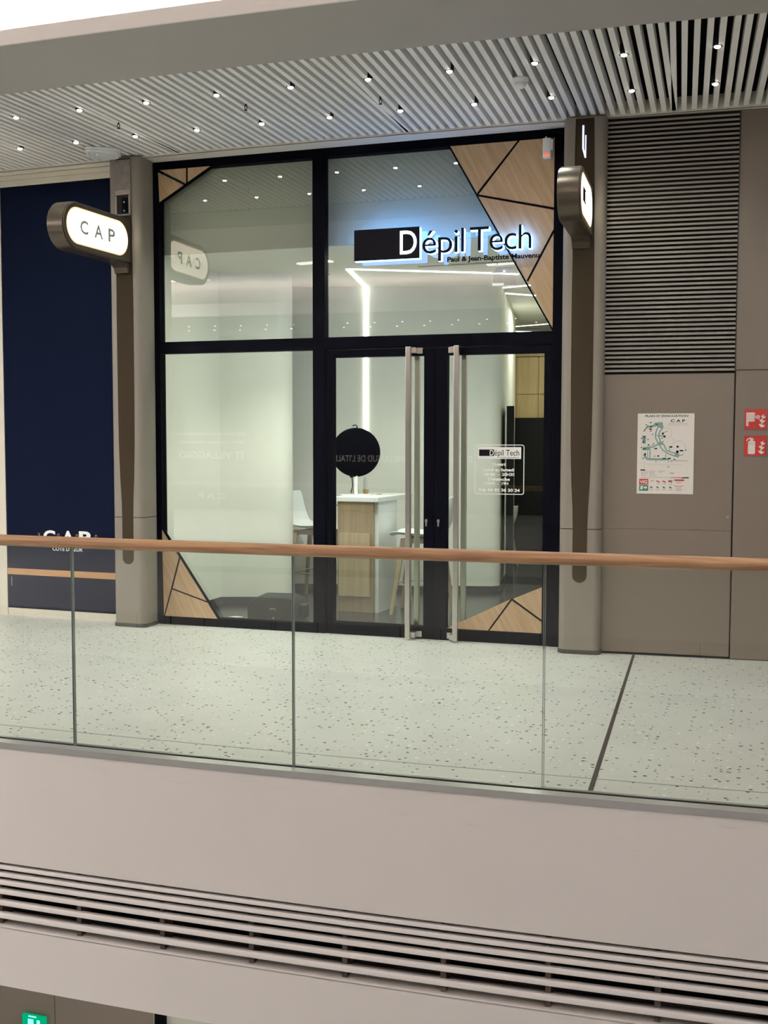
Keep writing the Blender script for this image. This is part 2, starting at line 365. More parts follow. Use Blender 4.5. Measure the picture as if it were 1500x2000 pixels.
# slats in panels of parallel blades; the panels meet in narrow wedges
PAN = 0.0332; tw = 0.0420
k0 = int((T0-tw)/PAN)-1
for k in range(k0, 4):
    ta = tw+k*PAN; tb = ta+PAN; tm = (ta+tb)/2
    if tb < T0 or ta > T1: continue
    Lh = 57.0*PAN/2; d = Vector((cos(tm), sin(tm), 0)); nrm = Vector((sin(tm), -cos(tm), 0)); org = Vector((CX, CY, 0))
    pitch = 0.0655; cnt = int(2*Lh/pitch)
    for j in range(cnt+1):
        s0 = -Lh+0.02+(2*Lh-.04)*j/cnt
        s0 += random.uniform(-.005, .005)
        R0, R1 = 55.93, 57.635
        x0 = org+d*s0+nrm*R0; T = Matrix(((d.x, nrm.x, 0, x0.x), (d.y, nrm.y, 0, x0.y), (0, 0, 1, 0), (0, 0, 0, 1)))
        b.box(-.0165, .0165, 0, R1-R0, 3.712, 3.790, T=T)
struct(b.build('ceiling_slats', 'slat_metal'))
b = MB(); b.arc(55.60, 55.945, T0, T1, 3.70, 3.73, m='trim_white'); b.arc(55.93, 55.95, T0, T1, 3.70, 3.80)
struct(b.build('trim_4', 'trim_white'))
# atrium ceiling, cross walkway and the far side (they show in the shop glass)
b = MB(); b.arc(66.25, 66.4, -.16, .12, 3.80, 3.82, m='cove_far'); tag(b.build('cove_light', 'cove_far'), 'continuous cove light of the opposite side, a bright line mirrored in the fanlights', 'light')
b = MB(); b.box(-14, 16, -13.9, -1.5, 4.26, 4.32); struct(b.build('ceiling_atrium', 'atrium_ceiling'))
b = MB()
for t in (-.045, -.02, .01, .04): b.arc(57.0, 60.0, t, t+.00012, 4.256, 4.261, n=1)
b.arc(58.2, 58.21, T0, T1, 4.256, 4.261)
struct(b.build('trim_5', 'joint_grey'))
b = MB(); b.arc(66.0, 66.05, -.16, .12, 3.68, 3.90, m='fascia_paint'); b.arc(66.05, 69.9, -.16, .12, 3.70, 3.78); struct(b.build('ceiling_opposite', 'soffit_paint'))
b = MB(); b.arc(63.0, 69.8, -.16, .12, -.4, 0); struct(b.build('floor_opposite', 'terrazzo'))
b = MB(); b.arc(69.8, 69.95, -.16, .12, 0, 3.70); struct(b.build('wall_back', 'taupe_dark'))
b = MB(); b.box(-12, 16, -14, 3, -4.75, -4.65); struct(b.build('floor_lower', 'terrazzo'))
# lower storey front
b = MB(); b.box(-9, -1.235, 0, .1, -4.65, -1.25, 'taupe'); b.box(-2.21, -2.206, -.002, 0, -4.65, -1.25, 'taupe_dark')
b.box(-1.235, -1.218, -.01, .1, -4.65, -1.25, 'grey_plastic')
b.box(-.66, 8, .02, .1, -4.65, -1.25, 'cream_frame'); struct(b.build('wall_lower', 'taupe'))
b = MB(); b.box(-1.218, -1.14, -.03, .1, -4.65, -1.25, 'black_frame'); b.box(-1.14, -.66, .04, .06, -4.65, -1.25, 'lower_pale'); struct(b.build('window_3', 'black_frame'))

# ---- shop interior shell
b = MB(); b.box(-2.2, 3.2, .06, 8.2, -.04, 0); struct(b.build('floor_shop', 'shop_tiles'))
b = MB(); b.box(-2.2, 3.2, .16, 8.2, 2.993, 3.05); struct(b.build('ceiling_shop', 'white_wall'))
b = MB(); b.box(-1.4, 2.4, .13, .16, 2.993, 3.72); struct(b.build('wall_plenum', 'plenum_paint'))
def wallpath(pts, h0, h1, th, mb, m=None):
    """thick wall along pts (plan); thickness th to the left of travel"""
    N = len(pts); nr = []
    for i in range(N):
        a = Vector(pts[max(i-1, 0)]); c = Vector(pts[min(i+1, N-1)]); d = (c-a).normalized(); nr.append(Vector((-d.y, d.x)))
    vs = []
    for p, q in zip(pts, nr):
        for pp in (Vector(p), Vector(p)+q*th):
            for z in (h0, h1): vs.append((pp.x, pp.y, z))
    fs = [(0, 1, 3, 2), (4*N-4, 4*N-2, 4*N-1, 4*N-3)]
    mb.add(vs, fs, m)
    mb.add(vs, [f for i in range(N-1) for f in ((4*i, 4*i+4, 4*i+5, 4*i+1), (4*i+2, 4*i+3, 4*i+7, 4*i+6), (4*i+1, 4*i+5, 4*i+7, 4*i+3), (4*i, 4*i+2, 4*i+6, 4*i+4))], m, True)
b = MB(); b.box(-1.24, -1.16, .09, 1.16, 0, 2.993)
pts = [(-1.17, 1.15), (-.94, 1.235)]
for i in range(9):
    a = radians(-68+i*23); pts.append((-.75+.16*cos(a), 1.465+.16*sin(a)))
pts += [(-.97, 1.60)]
wallpath(pts, .065, 2.993, .07, b)
struct(b.build('wall_left', 'white_wall'))
b = MB(); wallpath([(-1.0, 2.22), (0.0, 2.45), (.93, 2.664)]+[(.985+.13*sin(a)-.03, 2.805-.13*cos(a)) for a in [radians(q) for q in range(20, 84, 8)]]+[(.64, 5.6), (.09, 8.1)], .065, 2.993, .07, b)
struct(b.build('wall_shop_back', 'white_wall'))
b = MB(); wallpath([(-1.17, 1.158), (-.94, 1.243)]+[(x, y+.008) for x, y in pts[2:]], 0, .066, .06, b, 'black_matt')
wallpath([(-1.0, 2.23), (0.0, 2.46), (.93, 2.674), (1.06, 2.78), (1.07, 2.9), (.64, 5.6), (.09, 8.1)], 0, .066, .06, b, 'black_matt')
b.box(-1.16, -1.15, .09, 1.16, 0, .066)
struct(b.build('baseboard_shop', 'black_matt'))
b = MB(); b.box(2.10, 2.18, .09, 8.1, 0, 2.993); b.box(-1, 3, 7.6, 7.7, 0, 2.993); struct(b.build('wall_shop_right', 'white_wall'))
b = MB(); b.box(-1.45, -1.24, .0, .09, 0, 3.7); struct(b.build('wall_pier', 'black_frame'))

# ================================================================== SHOPFRONT
GY0, GY1 = .036, .046
WOODP = (-.004, .012)
def woodpart(polys, edges, parent, yoff=0, col='oak_panel'):
    for p in polys:
        c = (sum(q[0] for q in p)/len(p), sum(q[1] for q in p)/len(p))
        MB().prism(p, WOODP[0]+yoff, WOODP[1]+yoff, 'xz').build('wood_panel', col, parent)
    e = MB()
    for a, c, wd in edges: line(e, [a, c], wd, WOODP[0]-.002+yoff, WOODP[1]+.002+yoff)
    e.build('wood_panel_edge', 'black_frame', parent)
# window_1: left bay
w1 = struct(empty('window_1'))
f = MB(); f.box(-1.18, -1.109, 0, .085, 0, 3.70); f.box(-1.109, .208, 0, .085, 3.635, 3.70); f.box(.208, .2575, 0, .085, 0, 3.70)
f.box(-1.109, .208, 0, .085, 2.188, 2.280); f.box(-1.109, .208, 0, .085, 0, .067)
f.box(-1.12, .25, -.004, 0, .0, .012)
f.build('window_frame', 'black_frame', w1)
MB().box(-1.109, .208, GY0, GY1, 2.280, 3.635).build('window_pane', 'shop_glass', w1)
MB().box(-1.109, .208, GY0, GY1, .067, 2.188).build('window_pane', 'shop_glass', w1)
woodpart([[(-1.109, 3.620), (-.880, 3.503), (-1.100, 3.385)], [(-1.095, 3.635), (-.860, 3.635), (-.860, 3.518)], [(-.846, 3.635), (-.640, 3.635), (-.846, 3.523)]],
         [((-.63, 3.635), (-1.105, 3.372), .016), ((-1.109, 3.63), (-.868, 3.507), .010), ((-.853, 3.635), (-.853, 3.515), .010)], w1)
woodpart([[(-1.109, .77), (-.955, .558), (-1.100, .07)], [(-.945, .545), (-.712, .205), (-1.018, .297)], [(-1.022, .287), (-.706, .192), (-.618, .067), (-1.090, .067)]],
         [((-1.105, .780), (-.605, .067), .014), ((-.950, .555), (-1.095, .067), .009), ((-1.02, .292), (-.70, .197), .010)], w1)
# window_2: fanlight over the doors
w2 = struct(empty('window_2'))
f = MB(); f.box(.2575, .306, 0, .085, 0, 3.70); f.box(.306, 2.052, 0, .085, 3.635, 3.70); f.box(2.052, 2.135, 0, .085, 0, 3.70)
f.box(.306, 2.052, 0, .085, 2.188, 2.280); f.box(.300, 2.06, -.004, 0, 2.195, 2.199); f.box(.31, 2.05, 0.01, .085, 0, .004)
f.build('window_frame', 'black_frame', w2)
MB().box(.306, 2.052, GY0, GY1, 2.280, 3.635).build('window_pane', 'shop_glass', w2)
woodpart([[(1.290, 3.635), (1.786, 3.635), (1.492, 3.290)], [(1.802, 3.635), (2.052, 3.635), (2.052, 3.150), (1.504, 3.276)],
          [(1.500, 3.262), (2.052, 3.132), (2.052, 3.000), (1.864, 2.650)], [(1.875, 2.640), (2.052, 2.968), (2.052, 2.300)]],
         [((1.282, 3.635), (2.054, 2.285), .010), ((1.795, 3.635), (1.496, 3.275), .012), ((1.496, 3.27), (2.052, 3.141), .012), ((1.867, 2.64), (2.052, 2.985), .012)], w2)
# doors
def door(name, x0, x1, gx0, gx1, hx, brdir, keyx, wd=None):
    r = struct(empty(name))
    f = MB(); f.box(x0, gx0, .004, .075, .006, 2.182); f.box(gx1, x1, .004, .075, .006, 2.182)
    f.box(gx0, gx1, .004, .075, 2.127, 2.182); f.box(gx0, gx1, .004, .075, .006, .094)
    f.build('door_frame', 'black_frame', r)
    MB().box(gx0, gx1, GY0, GY1, .094, 2.127).build('door_pane', 'shop_glass', r)
    if wd: woodpart(*wd, r)
    for side, y0, y1 in ((0, -.10, -.062), (1, .135, .172)):
        h = MB(); h.box(hx-.019, hx+.019, y0, y1, .014, 2.186)
        ho = h.build('pull_handle', 'steel', r, bevel=.003)
        for z in (.018, 2.142):
            a = MB()
            ya, yb = (-.070, .004) if side == 0 else (.075, .14)
            a.box(min(hx, hx+brdir*.05), max(hx, hx+brdir*.05), ya, yb, z, z+.04) if side == 0 else a.box(hx-.012, hx+.012, ya, yb, z, z+.04)
            if side == 0:
                a.box(min(hx+brdir*.045, hx+brdir*.085), max(hx+brdir*.045, hx+brdir*.085), -.004, .004, z-.002, z+.042)
                a.lathe([(0.0, 0), (.006, 0), (.006, .004), (0, .004)], n=10, T=Matrix.Translation((hx+brdir*.066, -.004, z+.02)) @ Matrix.Rotation(pi/2, 4, 'X'))
            a.build('handle_bracket', 'steel', ho)
    k = MB(); k.prism([(keyx-.005, .855), (keyx+.005, .855), (keyx+.006, .885), (keyx+.010, .895), (keyx+.008, .906), (keyx, .910), (keyx-.008, .906), (keyx-.010, .895), (keyx-.006, .885)], -.004, .004)
    k.build('lock_cylinder', 'steel', r)
    return r
door('door_1', .325, 1.177, .371, 1.096, 1.001, 1, 1.118)
door('door_2', 1.181, 2.049, 1.272, 1.995, 1.368, -1, 1.212,
     ([[(1.285, .094), (1.596, .094), (1.765, .334)], [(1.610, .094), (1.995, .094), (1.995, .178), (1.776, .326)], [(1.783, .338), (1.995, .194), (1.995, .432)]],
      [((1.603, .094), (1.772, .334), .009), ((1.775, .333), (1.995, .185), .009)]))
# ---- shop sign: black block and letters in front of glowing bodies
s = thing('shop_sign', 'illuminated shop name in black letters with blue-white glow on the fanlight', 'sign', (0, 0, 0))
b = MB(); b.box(.575, 1.082, -.062, -.030, 2.826, 3.056, 'letter_glow'); b.build('glow_block', 'letter_glow', s)
b = MB(); b.box(.570, 1.078, -.070, -.0622, 2.832, 3.060); b.build('face_block', 'ink_black', s)
YS = -.070
def letters(mb, m, y, depth, bold, dx=0, dz=0):
    text(mb, 'épil', 1.100+dx, 1.412+dx, 2.862+dz, 3.032+dz, y, m, bold, 0.92, depth, ref='l')
    text(mb, 'Tech', 1.458+dx, 1.905+dx, 2.862+dz, 3.032+dz, y, m, bold, 0.92, depth, ref='l')
b = MB(); text(b, 'D', .930, 1.058, 2.864, 3.034, -.071, None, 0.002, 1, .005); b.build('letter_d', 'letter_white', s)
b = MB(); letters(b, None, -.024, .036, 0.004, .002, -.003); b.build('letter_glow_body', 'letter_glow', s)
b = MB(); letters(b, None, -.0615, .008, -0.006); b.build('letter_faces', 'ink_black', s)
b = MB(); text(b, 'Paul & Jean-Baptiste Mauvenu', 1.283, 1.960, 2.797, 2.832, -.04, None, 0.022, 1.0, .008, ref='P'); b.build('subtitle_lettering', 'ink_black', s)
# ---- opening hours decal
s = thing('opening_hours_decal', 'white outlined opening-hours sticker with shop logo on right door glass', 'sticker')
YD = GY0-.0012
b = MB(); o_ = rrect(1.478, 1.850, 1.101, 1.467, .018); i_ = rrect(1.484, 1.844, 1.107, 1.461, .013)
nn = len(o_); vs = [(x, YD, z) for x, z in o_]+[(x, YD, z) for x, z in i_]
b.add(vs, [(k, (k+1) % nn, nn+(k+1) % nn, nn+k) for k in range(nn)]); b.build('decal_outline', 'vinyl_white', s, fix=False)
b = MB(); b.box(1.500, 1.826, YD-.0004, YD, 1.363, 1.449); b.build('logo_plate', 'vinyl_white', s)
b = MB(); b.box(1.512, 1.625, YD-.0009, YD-.0005, 1.383, 1.431, 'ink_black')
text(b, 'D', 1.593, 1.621, 1.387, 1.427, YD-.0012, 'vinyl_white', .01)
text(b, 'épil Tech', 1.628, 1.812, 1.387, 1.429, YD-.001, 'ink_black', .0, ref='l')
text(b, 'Paul & Jean-Baptiste Mauvenu', 1.668, 1.812, 1.370, 1.377, YD-.001, 'ink_black', .01, ref='P')
b.build('logo_lettering', 'ink_black', s, fix=False)
b = MB()
for tx, xa, xb, za, zb, bd in (('Ouvert', 1.612, 1.712, 1.311, 1.335, .03), ('Lundi au Samedi', 1.548, 1.776, 1.271, 1.294, .03), ('10H00  -  20H30', 1.548, 1.778, 1.237, 1.260, .03),
                               ('Dimanche', 1.580, 1.744, 1.202, 1.225, .035), ('11H00  -  19H', 1.553, 1.732, 1.171, 1.193, .03), ('Tel: 04 93 36 30 24', 1.508, 1.818, 1.121, 1.144, .035)):
    text(b, tx, xa, xb, za, zb, YD-.0003, None, bd, ref='H')
b.build('hours_lettering', 'vinyl_white', s, fix=False)
# ---- alarm box
s = thing('alarm_box', 'white alarm box with red light above right door', 'alarm', (2.012, -.002, 3.49))
b = MB(); b.box(-.036, .022, -.052, 0, 0, .135); b.box(.022, .036, -.048, -.006, .05, .125); b.lathe([(0, .135), (.009, .135), (.007, .150), (0, .150)], (-.016, -.026, 0), 12)
b.build('box_body', 'white_plastic', s, bevel=.003)
b = MB(); b.prism([( -.008+.016*cos(q), .020+.009*sin(q)) for q in [2*pi*i/16 for i in range(16)]], -.057, -.050); b.build('red_light', 'red_led', s)
b = MB(); b.tube([(-.016, -.026, .148), (-.014, -.028, .175), (0, -.03, .192), (.02, -.03, .185), (.05, -.03, .18), (.09, -.03, .17)], .0045, 8); b.tube([(.02, -.03, .188), (.034, -.03, .165), (.03, -.03, .12)], .004, 8); b.build('cable', 'ink_black', s)

# ================================================================== PILLARS
def pillar(cx, th, label, wrapped=False):
    p = thing('pillar', label, 'pillar', (cx, 0, 0), th)
    W = .146
    def outline(g=0): return [(x, y) for x, y in rrect(-W-g, W+g, -.222-g, .01, .052, 7)]
    b = MB(); b.prism(outline(), .030, .878, 'xy', smooth_side=True); b.build('lower_shell', 'column_metal', p)
    b = MB(); b.prism([(x*.985, y*.985) for x, y in outline()], .878, .884, 'xy', m='void_black'); b.build('shell_joint', 'void_black', p)
    b = MB(); b.prism(outline(), .884, 3.70, 'xy', smooth_side=True); b.build('upper_shell', 'column_metal', p)
    b = MB(); b.prism(outline(.006), 0, .030, 'xy'); b.build('skirting', 'column_skirt', p, bevel=.004)
    prof = [(3.69, .063), (3.2, .070), (2.5, .076), (1.9, .075), (1.45, .071), (1.2, .063), (1.02, .053), (.88, .050), (.555, .050)]
    L = [(-w_, z) for z, w_ in prof]; R = [(w_, z) for z, w_ in reversed(prof)]
    arcp = [(.050*-cos(a), .555-.050*sin(a)) for a in [pi*i/14 for i in range(1, 14)]]
    b = MB(); b.prism(L+arcp+R, -.2245, -.215); b.build('inlay', 'column_inlay', p)
    return p
p1 = pillar(-1.286, radians(-1.6), 'brown metal pillar on the left of the shopfront with a torn opening', True)
b = MB(); b.prism([(-.070+.004*(i % 2), 3.25) if i == 0 else q for i, q in enumerate([(-.075, 3.24), (.065, 3.25), (.070, 3.44), (.066, 3.68), (-.070, 3.68), (-.078, 3.42)])], -.231, -.2246)
b.build('plastic_film', 'plastic_film', p1)
b = MB()
ring = [(-.062, 3.262), (-.061, 3.40), (-.050, 3.408), (.05, 3.412), (.058, 3.404), (.060, 3.262)]
line(b, ring[:2], .014, -.236, -.231); line(b, [(-.066, 3.425), (.062, 3.428)], .036, -.236, -.231); line(b, ring[-2:], .012, -.236, -.231)
b.build('broken_edge', 'plaster_broken', p1)
b = MB(); b.box(-.058, .054, -.2345, -.231, 3.262, 3.408); b.build('opening', 'void_black', p1)
b = MB(); b.box(-.006, .044, -.2375, -.2345, 3.27, 3.385, 'black_frame')
for z in (3.285, 3.352): b.lathe([(0, 0), (.007, 0), (.006, .004), (0, .004)], n=10, m='grey_plastic', T=Matrix.Translation((.014, -.2375, z)) @ Matrix.Rotation(pi/2, 4, 'X'))
b.build('fixing_plate', 'black_frame', p1)
p2 = pillar(2.290, radians(1.8), 'brown metal pillar on the right of the doors with a dark inlay')
# sign light mirrored in the inlay, put in as thin glowing blue strips
b = MB(); b.box(-.016, -.006, -.2285, -.2246, 3.487, 3.642); b.box(.003, .009, -.2285, -.2246, 3.425, 3.575)
b.prism([(-.016, 3.487), (-.006, 3.487), (.009, 3.425), (.001, 3.425)], -.2275, -.2246)
o = b.build('blue_reflection_strip', 'strip_blue'); o.location = (2.290, 0, 0); o.rotation_euler = (0, 0, radians(1.8))
tag(o, 'pair of thin blue-white streaks on top of the right pillar, a sign reflection made to glow', 'light')

# ---- blade signs
def blade(loc, th, length, label, kind):
    r = thing('blade_sign', label, 'sign', loc, th)
    h = .172; L = length
    def stad(g, back): 
        hh = h-g
        arcp = [(-(L-h)-hh*sin(a), hh*cos(a)) for a in [pi*i/20 for i in range(21)]]
        return arcp+[(back, -hh), (back, hh)]
    b = MB(); b.prism(stad(0, .0), -.064, .064, 'yz', smooth_side=True); b.prism(stad(.008, .0), -.073, .073, 'yz', smooth_side=True)
    b.prism([(0, -.172), (-.10, -.172), (-.045, -.205), (-.03, -.245), (0, -.245)], -.062, .062, 'yz')
    b.build('housing', 'sign_bronze', r, bevel=.002)
    hh = .132; c0 = -(L-h); c1 = -.045-hh
    pan = [(c0-hh*sin(a), hh*cos(a)) for a in [pi*i/20 for i in range(21)]]+[(c1+hh*sin(a), -hh*cos(a)) for a in [pi*i/20 for i in range(21)]]
    for sgn in (1, -1):
        b = MB(); b.prism(pan, .0732*sgn, .0741*sgn, 'yz'); b.build('lit_panel', 'sign_lit_rim', r)
        cm = (c0+c1)/2; pin = [(cm+(y_-cm)*.975, z_*.92) for y_, z_ in pan]; b = MB(); b.prism(pin, .0741*sgn, .0746*sgn, 'yz'); b.build('lit_panel_core', 'sign_lit', r)
    for sgn in (1, -1):
        b = MB()
        # text plane: x -> along the arm, facing sideways
        if sgn > 0: T = Matrix(((0, -1, 0, .0752), (1, 0, 0, 0), (0, 0, 1, 0), (0, 0, 0, 1)))
        else: T = Matrix(((0, 1, 0, -.0752), (-1, 0, 0, 0), (0, 0, 1, 0), (0, 0, 0, 1)))
        mid = (c0+c1)/2*sgn
        if kind == 'cap':
            for ch, a, c in (('C', -.23, -.13), ('A', -.055, .055), ('P', .125, .215)):
                text(b, ch, mid+a, mid+c, -.050, .050, 0, 'letter_ink', .025, T=T)
            for ch, a in (('3', -.275), ('°', -.10), ('°', .085), ('°', .235)):
                text(b, ch, mid+a, mid+a+.018, -.012, .022, 0, 'vinyl_gold', 0, T=T)
        else:
            b.prism([(mid-.24, -.045), (mid-.07, -.045), (mid-.07, .045), (mid-.24, .045)], -.001, 0, 'xz', 'ink_black', T)
            text(b, 'D', mid-.115, mid-.075, -.03, .033, -.0015, 'sign_lit', .0, T=T)
            text(b, 'épil Tech', mid-.062, mid+.24, -.03, .035, -.001, 'ink_black', .0, ref='l', T=T)
            text(b, 'Paul & Jean-Baptiste Mauvenu', mid+.0, mid+.24, -.052, -.040, -.001, 'ink_black', .0, ref='P', T=T)
        b.build('sign_lettering', 'ink_black', r, fix=False)
mat('letter_ink', (0.30, 0.30, 0.30), 0.6); mat('vinyl_gold', (0.7, 0.55, 0.35), 0.6)
blade((-1.298, -.228, 3.045), radians(-2.0), .870, 'lit pill-shaped blade sign reading CAP on the left pillar', 'cap')
blade((2.284, -.228, 3.055), radians(2.0), .770, 'lit pill-shaped blade sign seen nearly edge-on at the right pillar', 'tech')

# ================================================================== RIGHT WALL
AR = radians(3.5); RW = (2.42, -.13)
wr = struct(empty('wall_right', (*RW, 0), AR))
b = MB(); b.box(.895, 6.5, 0, .12, 0, 1.972); b.box(.887, 6.5, 0, .12, 1.977, 3.70); b.box(-.05, 6.5, .03, .12, 0, 3.70, 'taupe_dark'); b.build('wall_panel', 'taupe', wr)
b = MB(); b.box(.0, 6.5, -.004, .02, 0, .006); b.build('wall_base', 'taupe_dark', wr)
d3 = struct(empty('door_3', (*RW, 0), AR))
b = MB(); b.box(.012, .884, .000, .03, .016, .883); b.box(.012, .884, .000, .03, .885, 1.955); b.build('door_panel', 'taupe', d3)
b = MB(); b.lathe([(0, 0), (.011, 0), (.010, .006), (0, .006)], n=14, T=Matrix.Translation((.858, 0, .978)) @ Matrix.Rotation(pi/2, 4, 'X')); b.build('door_lock', 'louvre_metal', d3)
lv = thing('wall_louvre', 'tall panel of horizontal taupe louvre slats above the service door', 'louvre', (*RW, 0), AR)
b = MB(); b.box(.006, .890, .022, .028, 1.962, 3.70, 'void_black'); b.box(.0, .010, 0, .028, 1.962, 3.69, 'louvre_metal'); b.box(.886, .892, -.004, .028, 1.962, 3.69, 'taupe_dark'); b.build('backing', 'void_black', lv)
b = MB(); z = 1.972
while z < 3.675:
    b.prism([(-.008, z), (-.008, z+.0135), (.018, z+.020), (.020, z+.006)], .012, .884, 'yz'); z += .0307
b.build('slats', 'louvre_metal', lv)['kind'] = 'stuff'
# evacuation plan
pl = thing('evacuation_plan', 'white evacuation plan poster on the service door', 'poster', (*RW, 0), AR)
b = MB(); b.box(.251, .629, -.004, .0, 1.131, 1.685); b.build('board', 'paper', pl)
X0, X1, Z0, Z1 = .251, .629, 1.131, 1.685
def px(u, v): return (X0+(u-165)/(1335-165)*(X1-X0), Z1-(v-85)/(1760-85)*(Z1-Z0))    # poster drawing units
YP = -.0045
b = MB(); a = px(318, 160); c = px(1205, 115); text(b, "PLAN D' EVACUATION", a[0], c[0], a[1], c[1], YP, 'ink_green', .03, 1.0)
a = px(850, 268); c = px(1145, 210); text(b, 'C A P', a[0], c[0], a[1], c[1], YP, 'ink_black', .025, 1.0)
for v, u0, u1 in ((292, 805, 1190), (326, 790, 1210)): 
    a = px(u0, v+10); c = px(u1, v-8); text(b, 'CENTRE COMMERCIAL CAP' if v < 300 else 'SAINT LAURENT DU VAR 06', a[0], c[0], a[1], c[1], YP, 'ink_grey', 0, 1.0)
b.build('plan_title', 'ink_black', pl, fix=False)
def poly(mb, pts, m): mb.prism([px(*p) for p in pts], YP-.0004, YP+.0006, 'xz', m)
def pline(mb, pts, wd, m): line(mb, [px(*p) for p in pts], wd*.000323, YP-.0003, YP+.0006, m)
b = MB()
poly(b, [(590, 270), (680, 265), (705, 390), (650, 395), (560, 350), (450, 380), (350, 380), (400, 345), (490, 320), (520, 280)], 'ink_teal')
pline(b, [(600, 360), (560, 430), (540, 520), (545, 600), (590, 690), (640, 770), (700, 850), (790, 910), (900, 955), (1020, 985)], 26, 'ink_teal')
pline(b, [(680, 390), (620, 470), (605, 560), (640, 660), (720, 740), (770, 850), (870, 890), (1010, 930)], 26, 'ink_teal')
pline(b, [(605, 548), (720, 552)], 22, 'ink_teal'); pline(b, [(540, 540), (610, 540)], 12, 'ink_teal')
poly(b, [(570, 700), (650, 670), (740, 740), (640, 740)], 'ink_teal'); poly(b, [(940, 930), (1040, 920), (1020, 1000), (960, 985)], 'ink_teal')
pline(b, [(600, 720), (500, 780), (400, 790), (350, 830)], 28, 'ink_teal'); poly(b, [(270, 560), (340, 560), (335, 720), (275, 700)], 'ink_teal')
poly(b, [(275, 790), (420, 770), (440, 850), (280, 850)], 'ink_teal'); pline(b, [(430, 860), (425, 1010)], 22, 'ink_teal'); pline(b, [(760, 920), (755, 1010)], 16, 'ink_teal')
pline(b, [(300, 940), (370, 1035), (640, 1040), (830, 1035)], 44, 'ink_teal'); pline(b, [(380, 860), (380, 1000)], 12, 'ink_teal'); pline(b, [(830, 790), (835, 880)], 16, 'ink_teal')
b.build('plan_walkways', 'ink_teal', pl)
b = MB()
for c0_, r0_, a0, a1 in (((760, 490), 115, -110, 60), ((1010, 810), 155, -150, 60)):
    pline(b, [(c0_[0]+r0_*cos(radians(q)), c0_[1]+r0_*sin(radians(q))) for q in range(a0, a1+1, 10)], 4, 'ink_grey')
pline(b, [(875, 590), (920, 660)], 4, 'ink_grey'); pline(b, [(260, 560), (262, 1040)], 3, 'ink_grey'); pline(b, [(370, 1145), (1100, 1145)], 3, 'ink_grey'); pline(b, [(320, 1080), (315, 1220)], 3, 'ink_grey')
pline(b, [(850, 1062), (1210, 1066)], 6, 'ink_black'); pline(b, [(290, 460), (385, 335)], 14, 'ink_black'); pline(b, [(1030, 960), (1115, 945)], 8, 'ink_black'); pline(b, [(690, 490), (790, 450)], 8, 'ink_black')
for u, v, w_, h_ in ((560, 312, 40, 26), (440, 360, 44, 30), (435, 410, 60, 22), (300, 560, 70, 16), (305, 585, 36, 24), (290, 680, 36, 40), (310, 820, 70, 30), (330, 935, 34, 50), (690, 505, 40, 40), (725, 565, 44, 40), (550, 815, 60, 22), (505, 715, 26, 18),
                     (400, 740, 40, 20), (605, 970, 32, 32), (725, 1022, 60, 24), (835, 1020, 60, 24), (940, 1038, 36, 18), (995, 880, 50, 50), (1080, 856, 76, 28), (1000, 775, 40, 40), (860, 780, 60, 30), (435, 275, 40, 16), (345, 320, 34, 12), (250, 605, 24, 20), (248, 798, 24, 20), (385, 628, 34, 12), (820, 1195, 30, 14), (285, 1262, 100, 24), (1172, 1420, 140, 22), (890, 1325, 80, 10), (560, 1085, 20, 16), (820, 1085, 20, 14), (885, 1085, 20, 14), (290, 1020, 22, 22), (1170, 845, 20, 24), (700, 670, 14, 24), (675, 600, 20, 24), (475, 520, 14, 26), (480, 745, 16, 22), (515, 975, 10, 24), (550, 975, 10, 24), (440, 450, 34, 14)):
    poly(b, [(u-w_/2, v-h_/2), (u+w_/2, v-h_/2), (u+w_/2, v+h_/2), (u-w_/2, v+h_/2)], 'ink_black')
for u0, u1, vv in ((300, 400, 1285), (300, 410, 1315), (300, 385, 1345), (300, 360, 1378), (455, 560, 1285), (455, 540, 1315), (455, 530, 1345), (455, 580, 1378), (610, 750, 1285), (610, 690, 1308)):
    pline(b, [(u0, vv), (u1, vv)], 7, 'ink_grey')
for u in (270, 438): pline(b, [(u, 1275), (u, 1385)], 10, 'ink_grey')
pline(b, [(230, 1418), (870, 1418)], 6, 'ink_grey')
b.build('plan_markings', 'ink_black', pl)
b = MB()
b.prism([px(*p) for p in ((215, 1450), (405, 1450), (405, 1570), (215, 1570))], YP-.0004, YP+.0006, 'xz', 'sign_red'); b.prism([px(*p) for p in ((215, 1580), (405, 1580), (405, 1700), (215, 1700))], YP-.0004, YP+.0006, 'xz', 'sign_green')
a = px(225, 1550); c = px(385, 1475); text(b, 'VIG', a[0], c[0], a[1], c[1], YP-.0008, 'paper', .03)
def polyw(pts, m='paper'): b.prism([px(*p) for p in pts], YP-.0009, YP-.0003, 'xz', m)
polyw([(248, 1597), (296, 1597), (290, 1668), (240, 1668)]); polyw([(310, 1618), (345, 1618), (345, 1598), (388, 1632), (345, 1662), (345, 1645), (310, 1645)])
pline(b, [(870, 1418), (1110, 1418)], 12, 'sign_red'); poly(b, [(945, 1455), (1145, 1455), (1145, 1485), (945, 1485)], 'sign_red'); pline(b, [(945, 1590), (1135, 1590)], 8, 'sign_red')
for u in (610, 735, 860):
    pline(b, [(u-40, 1500), (u-10, 1490), (u+15, 1515), (u+35, 1505)], 22, 'sign_red'); pline(b, [(u-35, 1552), (u+35, 1552)], 8, 'ink_grey')
pline(b, [(445, 1510), (480, 1485), (520, 1490)], 14, 'ink_grey'); pline(b, [(820, 1485), (910, 1485)], 12, 'ink_black')
for u in (470, 600, 730, 865):
    pline(b, [(u-24, 1610), (u+22, 1640)], 18, 'ink_black'); pline(b, [(u-18, 1645), (u+22, 1612)], 14, 'ink_grey'); pline(b, [(u-40, 1678), (u+40, 1678)], 8, 'ink_grey')
